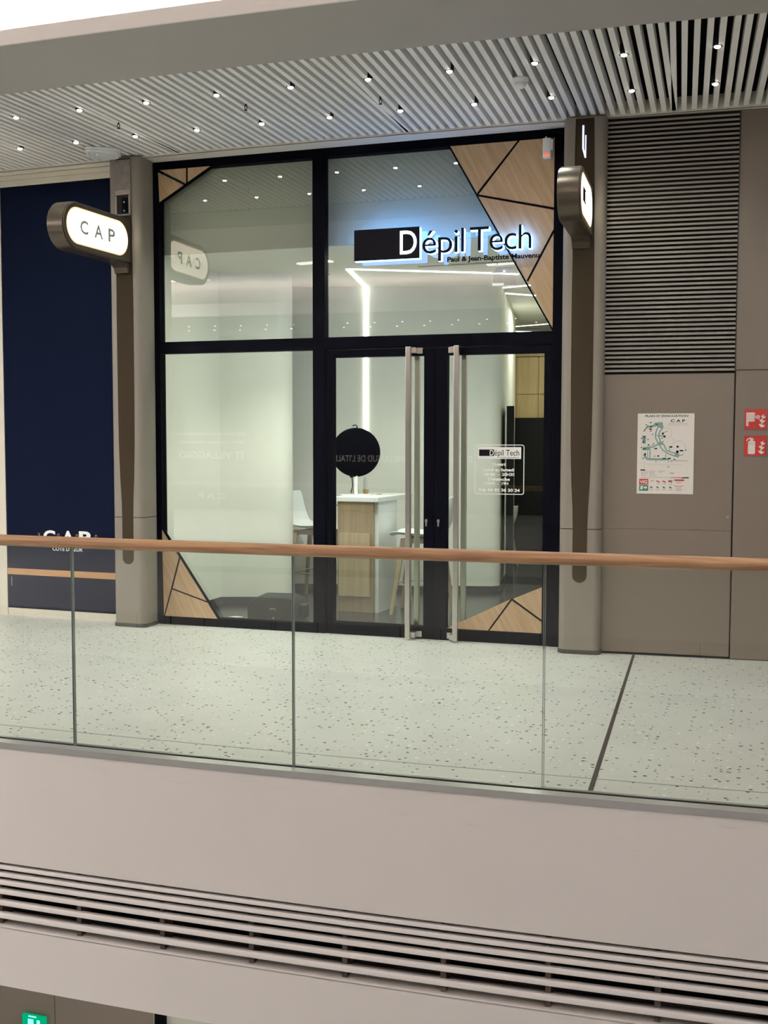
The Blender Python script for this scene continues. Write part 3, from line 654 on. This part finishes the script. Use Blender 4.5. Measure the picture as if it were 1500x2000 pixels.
for vv in (1510, 1528, 1620, 1645, 1665, 1690): pline(b, [(975, vv), (1095, vv)], 6, 'ink_grey')
b.build('plan_pictograms', 'ink_black', pl, fix=False)
# fire signs
def flames(mb, x, z, h, m='paper', y0=-.006, y1=-.0045):
    leaf = [(0, .42), (.06, .20), (.20, .05), (.40, .0), (.58, .10), (.62, .30), (.52, .24), (.42, .22), (.36, .34), (.40, .52), (.26, .46), (.20, .30), (.12, .32)]
    for ox, oz, sc in ((-.10, .00, .62), (-.08, .30, .60), (.02, .58, .50)):
        mb.prism([(x+(ox+a*sc*.92)*h, z+(oz+c*sc)*h) for a, c in leaf], y0, y1, 'xz', m)
def firesign(name, label, z0, kind):
    r = thing(name, label, 'sign', (*RW, 0), AR)
    b = MB(); b.box(.955, 1.098, -.0045, 0, z0, z0+.134); b.build('sign_plate', 'sign_red', r)
    b = MB(); y0, y1 = -.006, -.0045
    if kind == 'hose':
        for k in range(5): b.box(.968, 1.022, y0, y1, z0+.052+k*.0125, z0+.062+k*.0125, 'paper')
        b.box(.966, .972, y0, y1, z0+.022, z0+.112, 'paper'); b.box(1.016, 1.022, y0, y1, z0+.052, z0+.112, 'paper'); b.box(.974, .981, y0, y1, z0+.020, z0+.055, 'paper')
        c = (1.040, z0+.082); o_ = [(c[0]+.012*cos(q), c[1]+.012*sin(q)) for q in [2*pi*i/16 for i in range(16)]]
        line(b, o_+[o_[0]], .004, y0, y1, 'paper'); b.box(1.022, 1.056, y0, y1, z0+.080, z0+.084, 'paper'); b.box(1.034, 1.046, y0, y1, z0+.078, z0+.086, 'paper')
    else:
        b.prism(rrect(.981, 1.027, z0+.010, z0+.100, .010), y0, y1, 'xz', 'paper'); b.box(.996, 1.012, y0, y1, z0+.1, z0+.118, 'paper')
        line(b, [(1.010, z0+.117), (.990, z0+.118), (.976, z0+.110), (.971, z0+.098)], .006, y0, y1, 'paper'); b.box(.990, 1.020, y0, y1, z0+.108, z0+.112, 'paper')
        line(b, [(.990, z0+.078), (1.018, z0+.078), (1.018, z0+.090), (.990, z0+.090), (.990, z0+.078)], .0018, y0-.0006, y1, 'ink_grey')
    flames(b, 1.058, z0+.012, .105, y0=y0, y1=y1)
    b.build('pictogram', 'paper', r)
firesign('fire_hose_sign', 'red fire hose reel sign with white flames, the upper of two', 1.576, 'hose')
firesign('fire_extinguisher_sign', 'red fire extinguisher sign with white flames, the lower of two', 1.398, 'ext')

# ================================================================== LEFT HOARDING
AL = radians(-2.0); LW = (-1.45, -.02)
def lwall(b, name, m):
    o = struct(b.build(name, m)); o.location = (*LW, 0); o.rotation_euler = (0, 0, AL); return o
b = MB(); b.box(-4, .05, .0, .12, 0, 3.60); lwall(b, 'wall_left_side', 'cream_frame')
b = MB()
b.box(-1.228, -1.158, -.02, 0, 0, 3.60); lwall(b, 'trim_6', 'cream_frame')
b = MB(); b.box(-1.158, 0, -.015, 0, 0, .062); lwall(b, 'baseboard_left', 'cream_frame')
b = MB(); b.box(-4, .05, -.02, .12, 3.60, 3.648); b.box(-4, .05, -.03, .12, 3.652, 3.688); b.box(-4, .05, -.015, .12, 3.60, 3.75); b.box(-4, .05, -.045, .12, 3.692, 3.75)
lwall(b, 'trim_7', 'cream_frame')
b = MB(); b.box(-4, -1.228, -.006, 0, 0, 3.60); lwall(b, 'wall_tiled', 'cream_tiles')
hp = thing('hoarding', 'tall navy blue panel with white CAP logo left of the pillar', 'panel', (*LW, 0), AL)
b = MB(); b.box(-1.158, 0, -.012, 0.0, .062, 3.597); b.build('panel_board', 'navy', hp)
b = MB(); b.box(-1.158, 0, -.018, -.012, .350, .402); b.build('wood_strip', 'oak_strip', hp)
b = MB(); YL = -.0128
for ch, a, c in (('C', -.785, -.665), ('A', -.600, -.475), ('P', -.430, -.315)): text(b, ch, a, c, .628, .738, YL, 'vinyl_white', .035)
text(b, "CÔTE D'AZUR", -.695, -.395, .568, .600, YL, 'vinyl_white', .02, ref='E')
for ch, a in (('3', -.845), ('o', -.648), ('o', -.462), ('o', -.275)): text(b, ch, a, a+.026, .680, .712, YL, 'vinyl_orange', .0)
b.box(-1.118, -1.116, -.0135, -.012, .25, .33, 'vinyl_white'); b.build('logo_lettering', 'vinyl_white', hp, fix=False)

# ================================================================== BALUSTRADE
JT = [-.0432, -.02356, -.00396, .01565, .03505, .0546, .0742]
labels = ['clear glass balustrade panel at the far left edge under the handrail', 'clear glass balustrade panel standing before the navy panel and left window', 'clear glass balustrade panel standing before the doors and high table', 'clear glass balustrade panel standing before the service door']
for k, (a, c) in enumerate(((JT[1], JT[2]), (JT[2], JT[3]), (JT[3], JT[4]), (JT[4], JT[5]))):
    g = 0.00004; b = MB()
    b.arc(59.122, 59.138, a+g, c-g, -.011, .972, n=12, m='rail_glass')
    o = b.build('balustrade_glass', 'rail_glass'); tag(o, labels[k], 'glass panel', 'glass panels of the balustrade')
    e = MB(); e.arc(59.1215, 59.1385, a+g, a+g+.00003, -.011, .972, n=1); e.build('polished_edge', 'glass_edge', o)
    e = MB(); e.arc(59.1215, 59.1385, c-g-.00003, c-g, -.011, .972, n=1); e.build('polished_edge', 'glass_edge', o)
b = MB(); b.arc(59.10, 59.118, T0, T1, -.03, .002); b.arc(59.142, 59.204, T0, T1, -.0305, .000); b.arc(59.118, 59.142, T0, T1, -.03, -.012, m='void_black')
b.arc(59.118, 59.121, T0, T1, -.02, -.001, m='void_black'); b.arc(59.139, 59.142, T0, T1, -.02, .0005, m='void_black')
tag(b.build('balustrade_channel', 'steel_channel'), 'brushed steel channel holding the glass along the floor edge', 'rail')
b = MB(); b.tube([(*PT(59.13, T0+(T1-T0)*i/60), 1.000) for i in range(61)], .0275, 20)
o = b.build('handrail', 'oak_rail'); tag(o, 'round oak handrail on top of the glass balustrade', 'handrail')
# ---- fascia grille
gr = thing('ventilation_grille', 'long curved grille of cream slats in the slab edge below the balustrade', 'grille')
tops = [50, 100, 150, 212, 288, 372]; bots = [88, 140, 195, 258, 336, 424]
zf = lambda v: -.613-(v-40)/(480-40)*.332
for tp, bt in zip(tops, bots):
    zt, zb = zf(tp), zf(bt); zm = (zt+zb)/2; hh = (zt-zb)/2
    hh = zt-zb
    b = MB(); b.arcprof([(59.150, zb+.42*hh), (59.186, zb+.68*hh), (59.196, zb+.70*hh), (59.200, zb+.50*hh), (59.200, zb+.08*hh), (59.196, zb), (59.186, zb), (59.150, zb+.12*hh)], T0, T1, n=60, smooth=True)
    b.build('slat', 'fascia_paint', gr)
tb = []
for xx in (0.325, .787, 1.254, 1.716, 2.178, 2.642, 3.101): tb.append(math.asin((xx-CX)/59.2))
tb = [tb[0]-(tb[1]-tb[0])]+tb+[tb[-1]+(tb[1]-tb[0])]
for t in tb:
    b = MB(); b.arc(59.08, 59.165, t-.00021, t+.00021, -.975, -.60, n=1); b.build('bracket', 'joint_brown', gr)

# ================================================================== CEILING FITTINGS
ord_ = ['leftmost', 'second from the left', 'third from the left', 'fourth from the left', 'fifth from the left', 'sixth from the left', 'seventh from the left', 'fourth from the right', 'third from the right', 'second from the right', 'rightmost']
first = None
TH0, DTH = -.0344, .0090
# small recessed spot: black can, bright lens
def downlight(x, y, z, label, group, rz=0, power=20):
    global first
    if first is None:
        b = MB(); b.lathe([(.0235, .004), (.028, .004), (.028, .06), (0, .06), (0, .03), (.0235, .03)], n=16); first = b.build('downlight', 'black_matt')
        l_ = MB(); l_.lathe([(0, -.006), (.011, -.005), (.017, .0), (.021, .012), (.022, .029), (0, .029)], n=16); l_.build('lens', 'down_led', first)
        o = first
    else:
        o = first.copy(); COL.objects.link(o)
        for ch in list(first.children):
            c = ch.copy(); COL.objects.link(c); c.parent = o
    o.location = (x, y, z); o.rotation_euler = (0, 0, rz); tag(o, label, 'downlight', group)
    if power:
        l = bpy.data.lights.get('spot_lamp_%g' % power) or bpy.data.lights.new('spot_lamp_%g' % power, 'SPOT')
        l.energy = power; l.spot_size = radians(110); l.spot_blend = 1.0; l.color = (.98, 1.0, .90); l.shadow_soft_size = .02
        q = bpy.data.objects.new('spot_lamp', l); q.location = (x, y, z-.012); COL.objects.link(q)
    return o
for i in range(0, 10):
    t = TH0+i*DTH; nm = ['leftmost', 'second from the left', 'third from the left', 'fourth from the left', 'fifth from the left', 'fifth from the right', 'fourth from the right', 'third from the right', 'second from the right', 'rightmost'][i]
    x, y = PT(57.157, t); downlight(x, y, 3.706, f'small ceiling downlight, {nm} in the row nearest the soffit', 'downlights between the ceiling slats', t)
for i in range(-1, 10):
    nm = ['leftmost', 'second from the left', 'third from the left', 'fourth from the left', 'fifth from the left', 'middle one', 'fifth from the right', 'fourth from the right', 'third from the right', 'second from the right', 'rightmost'][i+1]
    t = TH0+i*DTH; x, y = PT(56.470, t); downlight(x, y, 3.706, f'small ceiling downlight, {nm} in the row nearest the shopfront', 'downlights between the ceiling slats', t)
for R, off in ((67.6, 0), (68.35, .0035)):
    for i in range(-18, 5):
        t = .006+off+i*.0078; x, y = PT(R, t)
        downlight(x, y, 3.672, 'small bright downlight mirrored in the shop glass above the transom', 'downlights of the opposite walkway', t, 7 if i > -16 and i % 2 else 0)
o = MB(); o.prism(rrect(-.13, .13, -.13, .13, .05, 6), -.018, 0, 'xy'); o.prism(rrect(-.115, .115, -.115, .115, .05, 6), -.034, -.018, 'xy'); o.prism(rrect(-.09, .09, -.09, .09, .04, 6), -.042, -.034, 'xy')
ap = o.build('wireless_access_point', 'white_plastic', bevel=.004); ap.location = (-1.36, -.40, 3.711); ap.rotation_euler = (0, 0, radians(28)); tag(ap, 'white rounded wireless access point on the ceiling above the left pillar', 'access point')
b = MB(); b.lathe([(0, -.043), (.003, -.045), (0, -.047)], (-.04, -.05, 0), 8); b.build('status_light', 'letter_white', ap)
sd = thing('smoke_detector', 'white round smoke detector hanging from the slatted ceiling', 'smoke detector', (2.03, -1.12, 3.71))
b = MB(); b.lathe([(0, -.022), (.046, -.022), (.050, -.014), (.050, 0), (0, 0)], n=28); b.build('base', 'white_plastic', sd)
b = MB(); b.lathe([(0, -.056), (.022, -.056), (.030, -.050), (.036, -.038), (.036, -.034), (.030, -.034), (.030, -.029), (.044, -.029), (.045, -.022), (0, -.022)], n=28); b.build('sensor_head', 'white_plastic', sd)
for i, (x, y, lb) in enumerate(((-.835, -1.034, 'small dark sprinkler head above the left window, leftmost of three'), (.200, -1.158, 'small dark sprinkler head, middle of three in the slatted ceiling'), (1.089, -1.013, 'small dark sprinkler head near the dark blot, rightmost of three'))):
    b = MB(); b.tube([(x, y, 3.76), (x, y, 3.700)], .006, 8); b.tube([(x-.010, y, 3.702), (x-.007, y, 3.682), (x, y, 3.676), (x+.007, y, 3.682), (x+.010, y, 3.702)], .0025, 6); b.lathe([(0, 0), (.012, 0), (.012, .002), (0, .002)], (x, y, 3.672), 12)
    tag(b.build('ceiling_sprinkler', 'ink_black'), lb, 'sprinkler', 'sprinkler heads in the slatted ceiling')
# luminaires in the atrium ceiling (mirrored in the glass)
for i, (x, y) in enumerate(((-3.1, -8.3), (-.3, -9.3), (1.9, -9.0))):
    b = MB(); b.box(-.30, .30, -.06, .06, -.02, 0); o = b.build('ceiling_light', 'panel_lamp'); o.location = (x, y, 4.26); o.rotation_euler = (0, 0, radians(10))
    tag(o, 'linear atrium ceiling light mirrored in the shop glass', 'ceiling light', 'linear lights of the atrium ceiling')

# ================================================================== SHOP INTERIOR
ZC = 2.992
def strip2(mb, a, c, wd, z0, z1):
    dx, dy = c[0]-a[0], c[1]-a[1]; L = math.hypot(dx, dy); nx, ny = -dy/L*wd/2, dx/L*wd/2
    mb.prism([(a[0]+nx, a[1]+ny), (a[0]-nx, a[1]-ny), (c[0]-nx, c[1]-ny), (c[0]+nx, c[1]+ny)], z0, z1, 'xy')
ls = thing('led_light_line', 'bright white light line running along the shop ceiling and down the back wall', 'light')
b = MB(); strip2(b, (.034, 1.272), (1.241, 1.907), .038, ZC-.006, ZC+.002); strip2(b, (1.241, 1.907), (1.388, 2.02), .038, ZC-.006, ZC+.002); strip2(b, (.034, 1.272), (-.192, 2.40), .046, ZC-.006, ZC+.002); b.build('ceiling_line', 'led_white', ls)
T = Matrix.Translation((-.192, 2.400, 0)) @ Matrix.Rotation(math.atan(.23), 4, 'Z')
b = MB(); b.box(-.018, .018, -.008, .01, 1.45, ZC, T=T); b.build('wall_line', 'led_white', ls)
for i, (a, c, lb) in enumerate((((1.07, 2.86), (1.62, 2.66), 'thin warm light line on the ceiling just past the rounded wall corner'), ((1.00, 3.27), (1.70, 3.98), 'thin white light line slanting down to the right past the rounded wall corner'),
                   ((.30, 6.66), (1.70, 6.05), 'thin warm light line far back on the ceiling just above the transom'), ((.186, 7.16), (.80, 7.60), 'thin light line farthest back, cut by the transom'))):
    b = MB(); strip2(b, a, c, .035, ZC-.006, ZC+.002); tag(b.build('ceiling_light_line', 'led_soft' if i % 2 == 0 else 'led_white'), lb, 'light', 'light lines in the back room')
b = MB(); b.box(-.006, -.006+.9, -.02, .02, 0, .004); o = b.build('air_slot', 'ink_grey'); o.location = (.66, 1.34, ZC-.003); o.rotation_euler = (0, 0, radians(-3)); tag(o, 'thin dark air slot in the shop ceiling under the subtitle', 'vent')
# suspended exit sign
ex = thing('suspended_exit_sign', 'clear square acrylic exit sign hanging under the shop ceiling', 'sign', (1.350, 1.62, 2.838), radians(8))
b = MB(); b.box(-.105, .105, -.004, .004, 0, .115); b.build('acrylic_plate', 'acrylic', ex)
b = MB()
for a_, c_ in (((-.105, 0), (-.105, .115)), ((.105, 0), (.105, .115)), ((-.105, 0), (.105, 0)), ((-.105, .115), (.105, .115))): line(b, [a_, c_], .005, -.005, .005)
b.build('plate_edge', 'white_plastic', ex)
b = MB(); b.prism([(-.09, .115), (.09, .115), (.075, .146), (-.075, .146)], -.02, .02); b.build('sign_lamp_housing', 'grey_plastic', ex)
b = MB(); b.lathe([(0, 0), (.010, 0), (.008, .008), (0, .008)], (0, -.026, .118), 10); b.build('blue_indicator', 'strip_blue', ex)
# high table
tb_ = thing('high_table', 'white high table with an oak front panel inside the door', 'table', (0, 1.08, 0), radians(-3))
b = MB(); b.box(-.045, .385, .0, .88, .965, 1.004); b.build('table_top', 'white_plastic', tb_, bevel=.002)
b = MB(); b.box(.0, .335, .012, .05, .002, .963); b.build('front_panel', 'oak_straight', tb_)
b = MB(); b.box(.020, .310, -.006, .012, .142, .692); b.build('raised_board', 'oak_light', tb_)
b = MB(); b.box(.337, .370, .05, .50, .0, .964); b.build('side_panel', 'white_plastic', tb_)
b = MB(); b.box(.350, .382, .78, .86, .0, .964); b.build('rear_leg', 'white_plastic', tb_)
b = MB(); b.box(-.035, -.005, .78, .86, .0, .964); b.build('rear_leg', 'white_plastic', tb_)
b = MB(); b.tube([(-.01, .03, .93), (-.035, .01, .925), (-.035, .005, .90), (-.03, .01, .87)], .007, 8); b.build('bag_hook', 'steel', tb_)
# mirror on stand
mr = thing('round_mirror', 'large round black-backed mirror on a white stand on the table', 'mirror', (.060, 1.40, 1.004))
T = Matrix.Translation((0, 0, .385)) @ Matrix.Rotation(radians(19), 4, 'Z') @ Matrix.Rotation(pi/2, 4, 'X')
b = MB(); b.lathe([(0, .016), (.195, .016), (.217, .006), (.219, -.004), (.217, -.010), (0, -.010)], n=64, T=T); b.build('disc_back', 'disc_black', mr)
b = MB(); b.lathe([(0, -.011), (.205, -.011), (.205, -.0102), (0, -.0102)], n=48, T=T); b.build('mirror_glass', 'steel', mr)
b = MB(); b.box(-.016, .016, -.006, .012, .008, .20); b.build('stem', 'white_plastic', mr, bevel=.003)
b = MB(); b.lathe([(0, 0), (.145, 0), (.146, .006), (.140, .009), (0, .009)], n=48); b.build('base_plate', 'white_plastic', mr)
b = MB(); b.tube([(-.02, -.03, .62), (-.01, -.035, .625), (.01, -.03, .628), (.02, -.02, .615), (.015, -.01, .60)], .005, 8)
b.tube([(-.028, -.03, .170), (-.022, -.035, .13), (-.018, -.035, .09), (-.024, -.035, .06), (-.034, -.035, .04), (-.03, -.035, .02)], .0045, 8); b.box(-.042, -.018, -.045, -.02, .160, .178); b.build('cable', 'ink_black', mr)
for x, y, lb in ((-.015, 1.60, 'white bottle with gold base behind the mirror stem, on its left'), (.078, 1.62, 'white bottle with gold base behind the mirror stem, on its right')):
    bt_ = thing('cosmetic_bottle', lb, 'bottle', (x, y, 1.004), group='bottles behind the mirror')
    b = MB(); b.lathe([(0, .045), (.026, .045), (.027, .09), (.024, .13), (.016, .160), (0, .164)], n=20); b.build('bottle_cap', 'white_plastic', bt_)
    b = MB(); b.lathe([(0, 0), (.018, 0), (.026, .02), (.028, .045), (0, .045)], n=20); b.build('bottle_base', 'gold', bt_)
b = MB(); b.box(-.02, .02, -.012, .012, 0, .006); o = b.build('phone_holder', 'ink_grey', bevel=.001); o.location = (.215, 1.60, 1.004); tag(o, 'small dark flat object on the table top right of the mirror', 'object')
# stools
def stool(loc, rz, label):
    r = thing('bar_stool', label, 'stool', loc, rz, 'white bar stools')
    # shell: seat then curved back, cross-section dished
    prof = [(-.265, .668), (-.22, .690), (-.12, .682), (.0, .672), (.10, .672), (.175, .690), (.225, .745), (.252, .83), (.268, .92), (.280, 1.02)]
    wid = [.17, .195, .205, .205, .20, .195, .190, .180, .165, .145]
    nu = 10; vs = []
    for (x, z), w_ in zip(prof, wid):
        i = prof.index((x, z)); up_w = .030 if i < 6 else .0
        for j in range(nu+1):
            u = -1+2*j/nu; e = abs(u)**3
            vs.append((x-(.03*e if i >= 6 else 0), u*w_, z+up_w*e))
    k = nu+1; P_ = len(prof)
    fs = [(i*k+j, i*k+j+1, (i+1)*k+j+1, (i+1)*k+j) for i in range(P_-1) for j in range(nu)]
    b = MB(); b.add(vs, fs, None, True); o = b.build('seat_shell', 'white_plastic', r)
    sl = o.modifiers.new('solid', 'SOLIDIFY'); sl.thickness = .012; sl.offset = 0
    sb_ = o.modifiers.new('sub', 'SUBSURF'); sb_.levels = 1; sb_.render_levels = 2
    b = MB()
    for sy in (-.135, .135): b.box(-.15, .15, sy-.013, sy+.013, .615, .655)
    for sx in (-.15, .13): b.box(sx, sx+.02, -.135, .135, .618, .652)
    b.box(-.06, .06, -.06, .06, .645, .668); b.build('seat_frame', 'oak_straight', r)
    for sx in (-1, 1):
        for sy in (-1, 1):
            a = Vector((sx*.140, sy*.135, .655)); c = Vector((sx*.235, sy*.20, .0)); vs = []
            for p, w_ in ((a, .024), (c, .014)):
                for dx, dy in ((-1, -1), (1, -1), (1, 1), (-1, 1)): vs.append((p.x+dx*w_, p.y+dy*w_*.7, p.z))
            b = MB(); b.add(vs, [(0, 3, 2, 1), (4, 5, 6, 7), (0, 1, 5, 4), (1, 2, 6, 5), (2, 3, 7, 6), (3, 0, 4, 7)]); b.build('leg', 'oak_light', r, bevel=.003)
    b = MB(); zf_ = .255; q = [(sx*.198, sy*.175, zf_) for sx, sy in ((-1, -1), (1, -1), (1, 1), (-1, 1))]
    b.tube([(.198*1.02*cos(a)*(1/max(abs(cos(a)), abs(sin(a))))**.55, .178*sin(a)*(1/max(abs(cos(a)), abs(sin(a))))**.55, zf_) for a in [2*pi*i/40 for i in range(40)]], .006, 8, closed=True); b.build('footrest', 'steel', r)
    return r
stool((.725, 1.27, 0), radians(4), 'white shell bar stool right of the high table, behind the door handles')
stool((-.470, 1.78, 0), radians(180-8), 'white shell bar stool left of the high table, beside the white wall')
q_ = stool((.585, 4.95, 0), radians(-8), 'white low shell chair far back, half hidden by the black screen'); q_.scale = (.8, .8, .72); q_.name = 'shell_chair'; q_['category'] = 'chair'; del q_['group']
# bag, leaflet
bg = thing('black_case', 'black padded case on the floor behind the left window', 'case', (-.34, .56, 0), radians(8))
b = MB(); P = [(-.22, 0), (.20, 0), (.21, .10), (.19, .17), (.12, .195), (-.13, .195), (-.20, .165), (-.225, .10)]
b.prism(P, -.14, .16); b.build('case_body', 'bag_fabric', bg, bevel=.012)
b = MB(); b.tube([(-.02, -.15, .09), (-.015, -.165, .105), (.02, -.165, .105), (.025, -.15, .09)], .005, 8); b.box(-.004, .01, -.145, -.139, .02, .03); b.build('case_handle', 'steel', bg)
b = MB(); b.box(.19, .26, -.05, .05, .02, .13); b.build('side_pocket', 'bag_fabric', bg, bevel=.01)
b = MB(); b.prism([(-.06, -.02), (.03, -.035), (.06, .02), (-.02, .035)], 0, .003, 'xy'); o = b.build('leaflet', 'paper'); o.location = (-.70, .50, .001); tag(o, 'small white leaflet lying on the dark floor behind the left window', 'leaflet')
# socket
b = MB(); b.box(-.035, .035, -.008, 0, -.03, .05); b.box(-.02, .02, -.010, -.008, -.015, .02); o = b.build('wall_socket', 'white_plastic', bevel=.002); o.location = (.585, 2.578, .262); o.rotation_euler = (0, 0, math.atan(.23)); tag(o, 'white wall socket low on the back wall behind the right stool', 'socket')
# interior sprinkler
b = MB(); b.tube([(-.246, 1.50, 2.99), (-.246, 1.50, 2.94)], .006, 8); b.lathe([(0, 0), (.022, 0), (.022, .006), (0, .006)], (-.246, 1.50, 2.984), 14); b.lathe([(0, 0), (.014, 0), (0, .004)], (-.246, 1.50, 2.934), 12)
tag(b.build('sprinkler', 'ink_grey'), 'small sprinkler on the shop ceiling beside the light line', 'sprinkler')
# back room: screen, cabinets, black partition
b = MB(); b.prism([(1.135, 2.78), (1.205, 2.80), (1.06, 3.52), (.99, 3.50)], 0.0, 1.835, 'xy', 'black_gloss'); o = b.build('black_screen', 'black_gloss', bevel=.003); tag(o, 'narrow tall black screen standing edge-on beside the rounded wall', 'screen')
pa = thing('black_partition', 'wide glossy black partition below the wood cabinets', 'partition', (1.2, 5.9, 0))
b = MB(); b.box(-.62, .88, 0, .08, 0, 1.78); b.build('partition_board', 'black_gloss', pa)
cb = thing('wall_cabinet', 'pale oak wall cabinets in the back room above black partition', 'cabinet', (0, 6.0, 0))
b = MB(); b.box(.50, 1.75, .06, .4, 1.70, 2.60); b.build('cabinet_body', 'cabinet_oak', cb)
xs_ = [(.575, .845), (.853, 1.20), (1.208, 1.6)]; 
for a_, c_ in xs_:
    for z0, z1 in ((1.70, 2.075), (2.083, 2.545)): b = MB(); b.box(a_, c_, .04, .06, z0, z1); b.build('cabinet_door', 'cabinet_oak', cb)
b = MB(); b.box(.56, 1.62, .035, .055, 2.545, 2.553); b.build('shadow_gap', 'ink_black', cb)
# ================================================================== LOWER STOREY EXIT SIGN
ex = thing('exit_sign', 'small green lit exit sign with arrow at the bottom left corner', 'sign', (-2.40, -.01, -3.60))
b = MB(); b.box(-.115, .115, -.03, 0, -.06, .10); b.build('sign_box', 'exit_green', ex)
b = MB(); b.box(-.055, .0, -.033, -.030, -.03, .07); b.prism([(.035, .07), (.065, .07), (.065, .02), (.088, .02), (.05, -.035), (.012, .02), (.035, .02)], -.033, -.030); b.box(-.05, .03, -.031, -.028, .088, .1); b.build('exit_pictogram', 'exit_white', ex)

# ================================================================== FAR SIDE HOARDING (reads mirrored in the glass)
def far_text(parts, cx_, label, w_):
    r = thing('hoarding_poster', label, 'poster', (cx_, -13.33, 0), pi)
    b = MB(); b.box(-w_/2, w_/2, 0, .04, .2, 3.2); b.build('poster_board', 'poster_grey', r)
    b = MB()
    for tx, xa, xb, za, zb, rf in parts: text(b, tx, xa, xb, za, zb, -.003, None, .02, ref=rf)
    b.build('poster_lettering', 'poster_ink', r, fix=False)
mat('poster_grey', (0.015, 0.015, 0.018), .6); mat('poster_ink', (.85, .83, .8), .5)
far_text([('Découvrez prochainement', -.82, .82, 1.59, 1.665, 'D'), ('votre nouveau restaurant', -.80, .75, 1.42, 1.48, 't'), ('IT VILLAGGIO', -.75, .75, 1.10, 1.25, None), ('C A P', -.33, .30, .25, .37, None)], -7.48, 'dark restaurant announcement poster mirrored faintly in the left window', 3.0)
far_text([("DÉCOUVREZ LA CUISINE DU SUD DE L'ITALIE", -1.47, 1.46, 1.06, 1.19, 'D')], -3.26, 'dark poster on Italian cooking mirrored in the doors and round disc', 3.4)
